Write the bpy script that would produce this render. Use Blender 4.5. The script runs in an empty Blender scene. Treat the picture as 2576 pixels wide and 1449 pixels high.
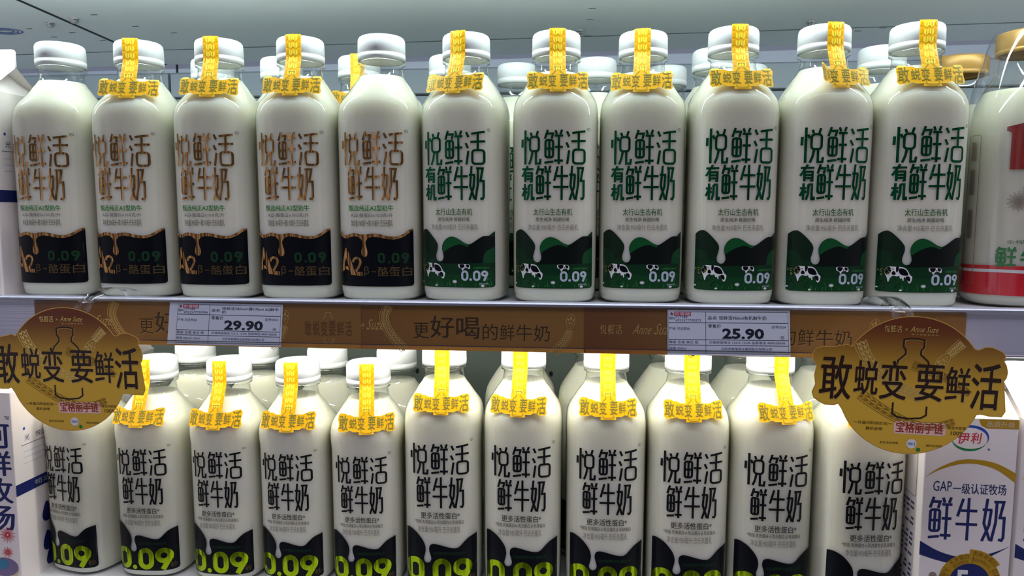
import bpy, bmesh, math, random
from mathutils import Matrix, Vector
from mathutils.geometry import tessellate_polygon

S = bpy.context.scene
COL = S.collection

# ------------------------------------------------------------------ camera
cam_d = bpy.data.cameras.new('camera')
cam = bpy.data.objects.new('camera', cam_d)
COL.objects.link(cam)
cam_d.sensor_fit = 'HORIZONTAL'
cam_d.sensor_width = 36.0
cam_d.lens = 36.0 * 1850.0 / 2576.0
cam_d.clip_start = 0.01
yaw, pitch, roll = 0.09688747, 0.09921565, 0.00149961
Fv = Vector((-math.sin(yaw) * math.cos(pitch), math.cos(yaw) * math.cos(pitch), -math.sin(pitch)))
Rv = Vector((math.cos(yaw), math.sin(yaw), 0))
Uv = Rv.cross(Fv)
R2 = Rv * math.cos(roll) + Uv * math.sin(roll)
U2 = Uv * math.cos(roll) - Rv * math.sin(roll)
M = Matrix((R2, U2, -Fv)).transposed().to_4x4()
M.translation = Vector((0.07098615, -0.6566061, 0.079964))
cam.matrix_world = M
S.camera = cam

# ------------------------------------------------------------------ world, lights, exposure
W = bpy.data.worlds.new('store_surroundings')
S.world = W
W.use_nodes = True
wn, wl = W.node_tree.nodes, W.node_tree.links
bg = wn['Background']
wtc = wn.new('ShaderNodeTexCoord')
wno = wn.new('ShaderNodeTexNoise')
wno.inputs['Scale'].default_value = 5.0
wno.inputs['Detail'].default_value = 2.0
wra = wn.new('ShaderNodeValToRGB')
wra.color_ramp.elements[0].position = 0.42
wra.color_ramp.elements[0].color = (0.03, 0.026, 0.03, 1)
wra.color_ramp.elements[1].position = 0.62
wra.color_ramp.elements[1].color = (1.16, 1.14, 1.34, 1)
wl.new(wtc.outputs['Generated'], wno.inputs['Vector'])
wl.new(wno.outputs['Fac'], wra.inputs['Fac'])
wse = wn.new('ShaderNodeSeparateXYZ')          # the store is lit along the aisle, left and right, and dim across it
wab = wn.new('ShaderNodeMath')
wab.operation = 'ABSOLUTE'
wmr = wn.new('ShaderNodeMapRange')
wmr.inputs['From Min'].default_value = 0.15
wmr.inputs['From Max'].default_value = 0.80
wmr.inputs['To Min'].default_value = 0.45
wmr.inputs['To Max'].default_value = 1.75
wmu = wn.new('ShaderNodeVectorMath')
wmu.operation = 'SCALE'
wl.new(wtc.outputs['Generated'], wse.inputs[0])
wl.new(wse.outputs['X'], wab.inputs[0])
wl.new(wab.outputs[0], wmr.inputs['Value'])
wl.new(wra.outputs['Color'], wmu.inputs[0])
wl.new(wmr.outputs[0], wmu.inputs['Scale'])
wl.new(wmu.outputs[0], bg.inputs['Color'])
bg.inputs['Strength'].default_value = 0.33


def area(name, loc, direction, sx, sy, energy, color):
    d = bpy.data.lights.new(name, 'AREA')
    d.shape = 'RECTANGLE'
    d.size, d.size_y = sx, sy
    d.energy = energy
    d.color = color
    o = bpy.data.objects.new(name, d)
    COL.objects.link(o)
    o.location = loc
    o.rotation_euler = Vector(direction).to_track_quat('-Z', 'Y').to_euler()
    return o


area('light_above_upper_shelf', (0, 0.000, 0.2965), (0, 0.8, -1), 1.7, 0.016, 3.4, (0.87, 1.0, 0.97))
area('light_under_upper_shelf', (0, 0.0120, -0.0200), (0, 0.85, -1), 1.7, 0.010, 3.2, (1.0, 0.985, 0.88))
area('store_ceiling_light', (0.3, -1.45, 2.5), (0, 1.45, -2.5), 3.0, 0.6, 36.0, (1.0, 0.92, 1.06))
S.view_settings.view_transform = 'Standard'
S.view_settings.look = 'None'
S.view_settings.gamma = 1.0
S.view_settings.use_curve_mapping = False
S.view_settings.exposure = 0.0
S.cycles.max_bounces = 8
S.cycles.diffuse_bounces = 4
S.cycles.glossy_bounces = 3
S.cycles.transparent_max_bounces = 16
S.cycles.caustics_reflective = False
S.cycles.caustics_refractive = False


# ------------------------------------------------------------------ materials
def lin(h):
    h = h.lstrip('#')
    v = [int(h[i:i + 2], 16) / 255 for i in (0, 2, 4)]
    return tuple(c / 12.92 if c <= 0.04045 else ((c + 0.055) / 1.055) ** 2.4 for c in v) + (1.0,)


MATS = {}


def mat(name, col, rough=0.5, metal=0.0, spec=0.5, bump=None, coat=0.0, sss=0.0, var=None):
    m = bpy.data.materials.new(name)
    m.use_nodes = True
    n, l = m.node_tree.nodes, m.node_tree.links
    b = n['Principled BSDF']
    c = lin(col) if isinstance(col, str) else tuple(col) + (1.0,)
    b.inputs['Base Color'].default_value = c
    b.inputs['Roughness'].default_value = rough
    b.inputs['Metallic'].default_value = metal
    b.inputs['Specular IOR Level'].default_value = spec
    b.inputs['Coat Weight'].default_value = coat
    if sss:
        b.inputs['Subsurface Weight'].default_value = 1.0
        b.inputs['Subsurface Radius'].default_value = (1.0, 0.9, 0.55)
        b.inputs['Subsurface Scale'].default_value = sss
    if bump:                                   # (scale xyz, strength)
        tc = n.new('ShaderNodeTexCoord')
        mp = n.new('ShaderNodeMapping')
        mp.inputs['Scale'].default_value = bump[0]
        no = n.new('ShaderNodeTexNoise')
        no.inputs['Scale'].default_value = 1.0
        no.inputs['Detail'].default_value = 2.0
        bu = n.new('ShaderNodeBump')
        bu.inputs['Strength'].default_value = bump[1]
        bu.inputs['Distance'].default_value = bump[2] if len(bump) > 2 else 0.002
        l.new(tc.outputs['Object'], mp.inputs['Vector'])
        l.new(mp.outputs['Vector'], no.inputs['Vector'])
        l.new(no.outputs['Fac'], bu.inputs['Height'])
        l.new(bu.outputs['Normal'], b.inputs['Normal'])
    if var:                                    # (scale xyz, second colour): a slow mottling of the surface's own colour
        tc = n.new('ShaderNodeTexCoord')
        mp = n.new('ShaderNodeMapping')
        mp.inputs['Scale'].default_value = var[0]
        no = n.new('ShaderNodeTexNoise')
        no.inputs['Scale'].default_value = 1.0
        mx = n.new('ShaderNodeMix')
        mx.data_type = 'RGBA'
        mx.inputs['A'].default_value = c
        mx.inputs['B'].default_value = lin(var[1])
        l.new(tc.outputs['Object'], mp.inputs['Vector'])
        l.new(mp.outputs['Vector'], no.inputs['Vector'])
        l.new(no.outputs['Fac'], mx.inputs['Factor'])
        l.new(mx.outputs['Result'], b.inputs['Base Color'])
    MATS[name] = m
    return m


def clear(name, tint=(0.97, 0.985, 0.98), rough=0.03, ior=1.5, extra=0.0):
    """thin clear plastic: light goes straight through, the surface reflects by Fresnel"""
    m = bpy.data.materials.new(name)
    m.use_nodes = True
    n, l = m.node_tree.nodes, m.node_tree.links
    n.remove(n['Principled BSDF'])
    out = n['Material Output']
    t = n.new('ShaderNodeBsdfTransparent')
    t.inputs['Color'].default_value = tint + (1,)
    g = n.new('ShaderNodeBsdfGlossy')
    g.inputs['Roughness'].default_value = rough
    f = n.new('ShaderNodeFresnel')
    ge = n.new('ShaderNodeNewGeometry')           # a thin sheet reflects the same from both sides
    mr = n.new('ShaderNodeMapRange')
    mr.inputs['To Min'].default_value = ior
    mr.inputs['To Max'].default_value = 1.0 / ior
    l.new(ge.outputs['Backfacing'], mr.inputs['Value'])
    l.new(mr.outputs[0], f.inputs['IOR'])
    mx = n.new('ShaderNodeMixShader')
    if extra:
        a = n.new('ShaderNodeMath')
        a.operation = 'ADD'
        a.inputs[1].default_value = extra
        a.use_clamp = True
        l.new(f.outputs['Fac'], a.inputs[0])
        l.new(a.outputs[0], mx.inputs['Fac'])
    else:
        l.new(f.outputs['Fac'], mx.inputs['Fac'])
    l.new(t.outputs[0], mx.inputs[1])
    l.new(g.outputs[0], mx.inputs[2])
    l.new(mx.outputs[0], out.inputs['Surface'])
    MATS[name] = m
    return m


def paper(name, col, trans=0.35, col2=None, axis='X', lo=0.0, hi=1.0, rough=0.45):
    """printed paper that lets light through; optional printed colour gradient in object space"""
    m = bpy.data.materials.new(name)
    m.use_nodes = True
    n, l = m.node_tree.nodes, m.node_tree.links
    b = n['Principled BSDF']
    b.inputs['Roughness'].default_value = rough
    tr = n.new('ShaderNodeBsdfTranslucent')
    mx = n.new('ShaderNodeMixShader')
    mx.inputs['Fac'].default_value = trans
    b.inputs['Base Color'].default_value = lin(col)
    tr.inputs['Color'].default_value = lin(col)
    if col2:
        tc = n.new('ShaderNodeTexCoord')
        sp = n.new('ShaderNodeSeparateXYZ')
        mr = n.new('ShaderNodeMapRange')
        mr.inputs['From Min'].default_value = lo
        mr.inputs['From Max'].default_value = hi
        mr.interpolation_type = 'SMOOTHSTEP'
        mc = n.new('ShaderNodeMix')
        mc.data_type = 'RGBA'
        mc.inputs['A'].default_value = lin(col)
        mc.inputs['B'].default_value = lin(col2)
        l.new(tc.outputs['Object'], sp.inputs[0])
        l.new(sp.outputs[axis], mr.inputs['Value'])
        l.new(mr.outputs[0], mc.inputs['Factor'])
        l.new(mc.outputs['Result'], b.inputs['Base Color'])
        l.new(mc.outputs['Result'], tr.inputs['Color'])
    l.new(b.outputs[0], mx.inputs[1])
    l.new(tr.outputs[0], mx.inputs[2])
    l.new(mx.outputs[0], n['Material Output'].inputs['Surface'])
    MATS[name] = m
    return m


mat('milk', (0.86, 0.835, 0.71), 0.45, spec=0.3, sss=0.012)
clear('clear_plastic')
clear('neck_plastic', (0.93, 0.95, 0.95), 0.04, 1.5, 0.07)
clear('film', (0.97, 0.97, 0.97), 0.06, 1.45, 0.03)
clear('cover_plastic', (0.985, 0.985, 0.99), 0.10, 1.38)
mat('cap_white', (0.84, 0.87, 0.90), 0.38)
mat('cap_gold', '#bd9550', 0.35, 0.25)
mat('copper_foil', (0.52, 0.27, 0.10), 0.22, 1.0, bump=((75, 6, 9), 0.9, 0.014))
mat('green_foil', (0.0, 0.09, 0.04), 0.28, 0.8, bump=((90, 6, 60), 0.7, 0.006))
mat('lime_foil', (0.36, 0.52, 0.01), 0.22, 0.95, bump=((60, 4, 4), 0.7, 0.012))
mat('dim_green_ink', '#123a20', 0.5, spec=0.2)
mat('dim_gold_ink', '#5c4b2c', 0.45, spec=0.2)
mat('black_ink', '#070a12', 0.4, spec=0.15)
mat('letter_black', '#0b1018', 0.4, spec=0.2)
mat('grey_ink', '#7d7a7c', 0.5)
mat('dark_grey_ink', '#3f4044', 0.5)
mat('green_ink', '#12813a', 0.45)
mat('deep_green_ink', '#0e5c33', 0.45)
mat('hill_dark', '#0a2415', 0.45, spec=0.2)
mat('hill_deep', '#040d0a', 0.45, spec=0.2)
mat('hill_light', '#0c5228', 0.45, spec=0.2)
mat('field_green', '#08331a', 0.45, spec=0.2)
mat('grass_green', '#0b3f1d', 0.45, spec=0.2)
mat('bush_green', '#0c4826', 0.45, spec=0.2)
mat('blade_green', '#2f8a3e', 0.45)
mat('leaf_dark', '#061f10', 0.45, spec=0.2)
mat('leaf_yellow', '#a9b04a', 0.5)
mat('white_ink', '#e4e8ea', 0.45)
mat('pale_ink', '#b9c6d6', 0.45)
mat('seal_yellow', '#f7b90a', 0.38)
mat('seal_light', '#ffdf3e', 0.38)
mat('seal_line', '#e8a908', 0.4)
mat('seal_foil', (0.33, 0.30, 0.07), 0.3, 0.35)
mat('carton_white', '#efe8e6', 0.42)
mat('navy_ink', '#101f63', 0.45)
mat('blue_ink', '#1c48b0', 0.45)
mat('red_ink', '#d1303c', 0.45)
mat('teal_ink', '#3a86a8', 0.5)
mat('violet_ink', '#7e6f9a', 0.5)
mat('tan_ink', '#d8c9a2', 0.5)
mat('gold_ink', '#c79a1e', 0.35, 0.3)
mat('gold_dark_ink', '#8a6414', 0.4)
mat('red_band', '#d81f30', 0.35)
mat('taupe_ink', '#8d8075', 0.5)
mat('steel_white', '#eef3f2', 0.42, 0.0, bump=((25, 25, 25), 0.05))
mat('wall_white', '#a4b0bc', 0.4)
mat('wall_grey', '#6f7b74', 0.45)
mat('hole_black', '#101412', 0.8)
mat('seam_black', '#15181a', 0.7)
mat('rail_grey', '#c4c6da', 0.28, 0.35, bump=((0.5, 40, 900), 0.25))
mat('rail_lip', '#a9b6da', 0.18, 0.5, bump=((0.5, 40, 1500), 0.3))
mat('rail_dark', '#3a3444', 0.4)
mat('chrome', (0.7, 0.7, 0.7), 0.2, 1.0)
paper('insert_brown', '#8c5a34', 0.4, '#ac7e42', 'X', 0.0, 0.13)
mat('insert_line', '#d9b36a', 0.35, 0.5)
mat('insert_text', '#3a2415', 0.4)
mat('insert_faint', '#74481f', 0.35, 0.2)
mat('insert_text_gold', '#dcb04e', 0.3, 0.6)
paper('disc_gold', '#e6ba3e', 0.08, '#6e3518', 'Z', -0.012, 0.050, 0.33)
mat('disc_text', '#2c1508', 0.35)
mat('disc_line', '#f0cf7a', 0.3, 0.5)
mat('disc_faint', '#9a7420', 0.35, 0.2)
mat('disc_edge', '#e6b65c', 0.3, 0.4)
mat('maroon_ink', '#9c2a24', 0.4)
mat('pink_ink', '#f0c6b8', 0.4)
paper('tag_paper', '#e2ecff', 0.05)
mat('tag_ink', '#14182e', 0.5)
mat('tag_soft_ink', '#4a5078', 0.5)
mat('tag_red', '#c8406e', 0.5)
mat('lamp_housing', '#d8d8d8', 0.4)
mat('shelf_metal', '#c9cdd0', 0.4)


# ------------------------------------------------------------------ mesh builder
class MB:
    def __init__(self):
        self.v, self.f, self.m, self.s = [], [], [], []
        self.mats = []
        self.lay = 0.0

    def mi(self, name):
        if name not in self.mats:
            self.mats.append(name)
        return self.mats.index(name)

    def add(self, verts, faces, m, smooth=False):
        b = len(self.v)
        self.v.extend([tuple(p) for p in verts])
        k = self.mi(m)
        for f in faces:
            self.f.append(tuple(b + i for i in f))
            self.m.append(k)
            self.s.append(smooth)

    def box(self, x0, x1, y0, y1, z0, z1, m):
        v = [(x, y, z) for z in (z0, z1) for y in (y0, y1) for x in (x0, x1)]
        self.add(v, [(0, 2, 3, 1), (4, 5, 7, 6), (0, 1, 5, 4), (2, 6, 7, 3), (0, 4, 6, 2), (1, 3, 7, 5)], m)

    def rings(self, rings, m, cap0=False, cap1=False, smooth=True):
        n = len(rings[0])
        v = [p for r in rings for p in r]
        f = []
        for i in range(len(rings) - 1):
            for j in range(n):
                a, b = i * n + j, i * n + (j + 1) % n
                f.append((a, b, b + n, a + n))
        self.add(v, f, m, smooth)
        if cap0:
            self.add(rings[0], [tuple(range(n - 1, -1, -1))], m)
        if cap1:
            self.add(rings[-1], [tuple(range(n))], m)

    def lathe(self, prof, m, seg=48, cap0=False, cap1=False, c=(0, 0), smooth=True):
        R = [[(c[0] + r * math.cos(2 * math.pi * j / seg), c[1] + r * math.sin(2 * math.pi * j / seg), z) for j in range(seg)] for z, r in prof]
        self.rings(R, m, cap0, cap1, smooth)

    def extrude_x(self, prof, x0, x1, m, closed=True, nx=1):
        """profile of (y, z) swept along x"""
        n = len(prof)
        xs = [x0 + (x1 - x0) * i / nx for i in range(nx + 1)]
        v = [(x, y, z) for x in xs for y, z in prof]
        f = []
        for i in range(nx):
            for j in range(n if closed else n - 1):
                a, b = i * n + j, i * n + (j + 1) % n
                f.append((a, b, b + n, a + n))
        self.add(v, f, m)
        if closed:
            self.add(v[:n], [tuple(range(n))], m)
            self.add(v[-n:], [tuple(range(n - 1, -1, -1))], m)

    def flat(self, tris, fn, m, dx=None, smooth=False):
        """2-D triangles -> fn(x, z) in 3-D, split so that they follow a curved surface"""
        self.lay += 4e-7                       # every print lies a hair above the one before it
        for t in tris:
            e = self.lay + (t[3] if len(t) > 3 else 0.0)
            for q in (split(t[:3], dx) if dx else (t[:3],)):
                p = [Vector(fn(*c)) for c in q]
                nn = (p[1] - p[0]).cross(p[2] - p[0])
                if nn.length > 0:
                    nn = nn.normalized() * e
                self.add([c + nn for c in p], [(0, 1, 2)], m, smooth)

    def build(self, name, parent=None):
        me = bpy.data.meshes.new(name)
        me.from_pydata(self.v, [], self.f)
        for k in self.mats:
            me.materials.append(MATS[k])
        me.polygons.foreach_set('material_index', self.m)
        me.polygons.foreach_set('use_smooth', self.s)
        me.update()
        o = bpy.data.objects.new(name, me)
        COL.objects.link(o)
        if parent:
            o.parent = parent
        return o


def split(t, dx):
    out, st = [], [t]
    while st:
        a, b, c = st.pop()
        e = [abs(a[0] - b[0]), abs(b[0] - c[0]), abs(c[0] - a[0])]
        k = max(range(3), key=lambda i: e[i])
        if e[k] <= dx:
            out.append((a, b, c))
            continue
        a, b, c = (a, b, c) if k == 0 else ((b, c, a) if k == 1 else (c, a, b))
        m = ((a[0] + b[0]) / 2, (a[1] + b[1]) / 2)
        st += [(a, m, c), (m, b, c)]
    return out


def ccw(t):
    a, b, c = t
    return t if (b[0] - a[0]) * (c[1] - a[1]) - (b[1] - a[1]) * (c[0] - a[0]) >= 0 else (a, c, b)


def poly(pts):
    idx = tessellate_polygon([[Vector((p[0], p[1], 0)) for p in pts]])
    return [ccw(tuple((pts[i][0], pts[i][1]) for i in t)) for t in idx]


def rect(x0, x1, z0, z1):
    return [((x0, z0), (x1, z0), (x1, z1)), ((x0, z0), (x1, z1), (x0, z1))]


def spline(pts, n=6, closed=False):
    out = []
    N = len(pts)
    for i in range(N if closed else N - 1):
        p = [pts[(i + k) % N] if closed else pts[min(max(i + k, 0), N - 1)] for k in (-1, 0, 1, 2)]
        for j in range(n):
            t = j / n
            out.append(tuple(0.5 * (2 * p[1][d] + (p[2][d] - p[0][d]) * t + (2 * p[0][d] - 5 * p[1][d] + 4 * p[2][d] - p[3][d]) * t * t
                                    + (-p[0][d] + 3 * p[1][d] - 3 * p[2][d] + p[3][d]) * t ** 3) for d in (0, 1)))
    if not closed:
        out.append(tuple(pts[-1]))
    return out


def ellipse(cx, cz, rx, rz, n=20, a0=0.0, a1=2 * math.pi):
    full = abs(a1 - a0 - 2 * math.pi) < 1e-6
    k = n if full else n + 1
    return [(cx + rx * math.cos(a0 + (a1 - a0) * i / n), cz + rz * math.sin(a0 + (a1 - a0) * i / n)) for i in range(k)]


def stroke(pts, w, closed=False, taper=None):
    """ribbon triangles along a polyline"""
    N = len(pts)
    L, R = [], []
    for i in range(N):
        if closed:
            a, b, c = pts[i - 1], pts[i], pts[(i + 1) % N]
        else:
            a, b, c = pts[max(i - 1, 0)], pts[i], pts[min(i + 1, N - 1)]
        d1 = Vector((b[0] - a[0], b[1] - a[1]))
        d2 = Vector((c[0] - b[0], c[1] - b[1]))
        if d1.length < 1e-9:
            d1 = d2
        if d2.length < 1e-9:
            d2 = d1
        d1, d2 = d1.normalized(), d2.normalized()
        n1, n2 = Vector((-d1.y, d1.x)), Vector((-d2.y, d2.x))
        n = n1 + n2
        n = n.normalized() if n.length > 1e-6 else n1
        k = min(1.0 / max(n.dot(n1), 0.35), 2.2)
        h = w / 2 * k * (taper(i / (N - 1)) if taper else 1)
        L.append((b[0] + n.x * h, b[1] + n.y * h))
        R.append((b[0] - n.x * h, b[1] - n.y * h))
    out = []
    for i in range(N if closed else N - 1):
        j = (i + 1) % N
        out += [ccw((R[i], R[j], L[j])), ccw((R[i], L[j], L[i]))]
    return out


def rbox(x0, x1, z0, z1, r, n=4):
    o = []
    for cx, cz, a in ((x1 - r, z1 - r, 0), (x0 + r, z1 - r, 90), (x0 + r, z0 + r, 180), (x1 - r, z0 + r, 270)):
        for i in range(n + 1):
            t = math.radians(a + 90 * i / n)
            o.append((cx + r * math.cos(t), cz + r * math.sin(t)))
    return o


_tc = {}


def glyphs(body, bold=0.0, res=2):
    """unit triangles of a typeset line: list of tris, bounding box"""
    key = (body, bold, res)
    if key in _tc:
        return _tc[key]
    cu = bpy.data.curves.new('txt', 'FONT')
    cu.body = body
    cu.resolution_u = res
    cu.offset = bold
    cu.fill_mode = 'FRONT'
    ob = bpy.data.objects.new('txt', cu)
    COL.objects.link(ob)
    dg = bpy.context.evaluated_depsgraph_get()
    dg.update()
    ev = ob.evaluated_get(dg)
    me = ev.to_mesh()
    me.calc_loop_triangles()
    vs = [v.co for v in me.vertices]
    tr = [ccw(tuple((vs[i].x, vs[i].y) for i in t.vertices)) for t in me.loop_triangles]
    ev.to_mesh_clear()
    bpy.data.objects.remove(ob)
    bpy.data.curves.remove(cu)
    xs = [p[0] for t in tr for p in t] or [0, 1]
    ys = [p[1] for t in tr for p in t] or [0, 1]
    _tc[key] = (tr, min(xs), max(xs), min(ys), max(ys))
    return _tc[key]


def text(body, x0, x1, z0, z1, bold=0.0, res=2, shear=0.0):
    cjk = any(ord(ch) > 0x2e80 for ch in body)
    tr, a, b, c, d = glyphs(body, 0.0 if cjk else bold, res)
    if cjk and bold > 0:                       # heavier strokes: the glyphs laid twice, a little apart
        k = bold * 0.9
        tr = [tuple((p[0] + o[0] * k, p[1] + o[1] * k) for p in t) + (e,) for o, e in (((-1, -.4), 0.0), ((0, .4), 1.2e-7), ((1, -.4), 2.4e-7)) for t in tr]
    sx, sz = (x1 - x0) / max(b - a, 1e-6), (z1 - z0) / max(d - c, 1e-6)
    return [tuple((x0 + (p[0] - a) * sx + shear * (p[1] - c) * sz, z0 + (p[1] - c) * sz) for p in t[:3]) + t[3:] for t in tr]


def xf(tris, fn):
    return [ccw(tuple(fn(*p) for p in t[:3])) + t[3:] for t in tris]


# hand-lettered logo characters: polylines in a unit box; ('b', box) is a rounded box
GL = {
    '悦': [[(.19, 0), (.19, 1)], [(.03, .50), (.04, .74)], [(.28, .80), (.35, .69)], [(.46, .93), (.52, .83)], [(.84, .97), (.77, .83)],
          ('b', .43, .89, .38, .80, .14), [(.56, .38), (.50, .18), (.39, .0)], [(.74, .38), (.74, .02), (.95, .02), (.98, .16)]],
    '鲜': [[(.20, 1.0), (.05, .74)], [(.15, .89), (.47, .89), (.40, .74)], ('b', .08, .48, .20, .70, .10), [(.28, .20), (.28, .70)], [(.08, .45), (.48, .45)],
          [(.03, .04), (.50, .075)], [(.60, .99), (.67, .87)], [(.94, 1.0), (.86, .87)], [(.56, .83), (1.0, .83)], [(.57, .50), (.99, .50)], [(.53, .10), (1.0, .10)],
          [(.775, .83), (.775, 0)]],
    '活': [[(.03, .95), (.16, .80)], [(.0, .63), (.13, .48)], [(.05, .0), (.15, .40)], [(.30, .90), (.98, .96)], [(.64, .93), (.64, .42)], [(.26, .66), (1.0, .68)],
          ('b', .36, .95, .02, .42, .13)],
    '牛': [[(.30, .98), (.07, .56)], [(.22, .70), (.97, .70)], [(.0, .38), (1.0, .38)], [(.56, 1.0), (.56, 0)]],
    '奶': [[(.20, 1.0), (.09, .42), (.40, .02)], [(.39, .73), (.33, .38), (.04, .0)], [(.0, .74), (.44, .74)], [(.50, .93), (.94, .93), (.80, .56), (1.0, .56), (1.0, .10), (.93, .03), (.78, .05)],
          [(.63, .93), (.62, .45), (.46, .0)]],
    '有': [[(.0, .80), (1.0, .80)], [(.50, 1.0), (.0, .34)], [(.28, .55), (.28, .0)], [(.28, .56), (.86, .56), (.86, .04), (.70, .02)], [(.28, .37), (.86, .37)], [(.28, .19), (.86, .19)]],
    '机': [[(.0, .70), (.46, .70)], [(.24, 1.0), (.24, 0)], [(.22, .62), (.02, .24)], [(.30, .56), (.44, .42)], [(.58, .93), (.58, .40), (.44, .0)], [(.58, .92), (.84, .92), (.84, .04), (1.0, .04), (1.0, .2)]],
}


def logo(ch, x0, x1, z0, z1, w):
    out = []
    for k, s in enumerate(GL[ch]):
        n0 = len(out)
        if s[0] == 'b':
            _, a, b, c, d, r = s
            X0, X1, Z0, Z1 = x0 + a * (x1 - x0), x0 + b * (x1 - x0), z0 + c * (z1 - z0), z0 + d * (z1 - z0)
            out += stroke(rbox(X0, X1, Z0, Z1, r * (x1 - x0) * 1.1), w, True)
        else:
            out += stroke([(x0 + p[0] * (x1 - x0), z0 + p[1] * (z1 - z0)) for p in s], w)
        out[n0:] = [t + (k * 1.0e-7,) for t in out[n0:]]
    return out


def digit(ch, x0, x1, z0, z1, w):
    """broad rounded numerals as on the labels"""
    W_, H_ = x1 - x0, z1 - z0
    if ch == '0':
        return stroke(rbox(x0 + w / 2, x1 - w / 2, z0 + w / 2, z1 - w / 2, W_ * .5 - w / 2 - 1e-5, 8), w, True)
    cx, r = (x0 + x1) / 2, W_ / 2 - w / 2
    cz = z1 - W_ / 2
    out = stroke(ellipse(cx, cz, r, r * .98, 28), w, True)
    a = math.radians(-38)
    p = (cx + (r + w * .1) * math.cos(a), cz + r * math.sin(a))
    return out + [t + (2e-7,) for t in stroke([(p[0] + .06 * W_, p[1] + .10 * W_), (x0 + W_ * .42, z0)], w * .98)]


def tag(o, label, cat, group=None, kind=None):
    if label:
        o['label'] = label
    if cat:
        o['category'] = cat
    if group:
        o['group'] = group
    if kind:
        o['kind'] = kind
    return o


def empty(name, loc=(0, 0, 0), rz=0.0):
    o = bpy.data.objects.new(name, None)
    o.empty_display_size = 0.02
    COL.objects.link(o)
    o.location = loc
    o.rotation_euler = (0, 0, rz)
    return o


def copy_tree(o, parent=None):
    c = o.copy()
    COL.objects.link(c)
    if parent:
        c.parent = parent
    for ch in o.children:
        copy_tree(ch, c)
    return c


# ------------------------------------------------------------------ cabinet
ZL = -0.2910            # top of the lower shelf
X0, X1 = -0.95, 0.95
tilt = 0.0445           # underside of the shelf above falls towards the back
SX = -0.5211            # joint between two cabinet sections


def ceil_z(x, y):
    return 0.2909 + 0.0102 * (x - SX) + (0.36 - y) * tilt


def structure(o):
    o['kind'] = 'structure'
    return o


for nm, xa, xb in (('ceiling', SX + 0.0022, X1), ('ceiling', X0, SX - 0.0022)):
    b = MB()
    v = []
    for dz in (0.0, 0.012):
        v += [(xa, -0.10, ceil_z(xa, -0.10) + dz), (xb, -0.10, ceil_z(xb, -0.10) + dz), (xb, 0.36, ceil_z(xb, 0.36) + dz), (xa, 0.36, ceil_z(xa, 0.36) + dz)]
    b.add(v, [(0, 3, 2, 1), (4, 5, 6, 7), (0, 1, 5, 4), (1, 2, 6, 5), (2, 3, 7, 6), (3, 0, 4, 7)], 'steel_white')
    # pressed crease near the back edge
    for y in (0.285,):
        b.add([(xa, y, ceil_z(xa, y) - 0.0002), (xb, y, ceil_z(xb, y) - 0.0002), (xb, y + 0.003, ceil_z(xb, y) - 0.0002), (xa, y + 0.003, ceil_z(xa, y) - 0.0002)], [(0, 3, 2, 1)], 'wall_grey')
    structure(b.build(nm))
b = MB()
q = []
for x in (SX - 0.0022, SX + 0.0022):
    for y in (-0.10, 0.3595):
        for dz in (-0.0003, 0.006):
            q.append((x, y, ceil_z(x, y) + dz))
b.add(q, [(0, 1, 3, 2), (4, 6, 7, 5), (0, 2, 6, 4), (1, 5, 7, 3), (0, 4, 5, 1), (2, 3, 7, 6)], 'seam_black')
structure(b.build('trim_1'))
# back wall of the upper bay: ledge, pressed joint, two sections
b = MB()
for xa, xb in ((X0, SX - 0.002), (SX + 0.002, X1)):
    b.extrude_x([(0.372, -0.004), (0.372, 0.246), (0.3665, 0.2475), (0.3665, 0.2790), (0.3700, 0.2815), (0.3880, 0.2830), (0.3880, 0.33), (0.400, 0.33), (0.400, -0.004)], xa, xb, 'wall_white')
b.box(SX - 0.006, SX + 0.006, 0.390, 0.402, -0.004, 0.33, 'seam_black')
b.box(X0, X1, 0.3712, 0.3722, 0.2445, 0.2462, 'seam_black')
structure(b.build('wall_back'))
# lower bay back wall with a row of slotted holes
b = MB()
b.box(X0, X1, 0.400, 0.412, ZL - 0.02, -0.004, 'wall_grey')
for k in range(-12, 13):
    x = -0.1728 + k * 0.0662
    if abs(x) < 0.9:
        b.flat(poly(ellipse(x, -0.151, 0.0028, 0.0042, 14)), lambda p, q: (p, 0.3995, q), 'hole_black')
structure(b.build('wall_back_lower'))
# shelves
b = MB()
b.box(X0, X1, -0.018, 0.3655, -0.012, 0.0, 'shelf_metal')
b.box(X0, X1, -0.018, -0.0155, -0.020, -0.012, 'shelf_metal')
tag(b.build('shelf'), 'white metal upper shelf carrying the copper and green lettered bottles', 'shelf')
b = MB()
b.box(X0, X1, -0.018, 0.3995, ZL - 0.012, ZL, 'shelf_metal')
tag(b.build('shelf'), 'white metal lower shelf carrying the black lettered bottles', 'shelf')


# bolts and small slots under the shelf above
def bolt(x, y, name_label):
    z = ceil_z(x, y)
    b = MB()
    b.lathe([(z + 0.001, 0.0056), (z - 0.0012, 0.0056), (z - 0.0014, 0.0048), (z - 0.0034, 0.0046), (z - 0.0046, 0.0036), (z - 0.0050, 0.001)], 'chrome', 20, False, True, (x, y))
    tag(b.build('bolt'), name_label, 'bolt', 'bolts under the shelf above')


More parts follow.
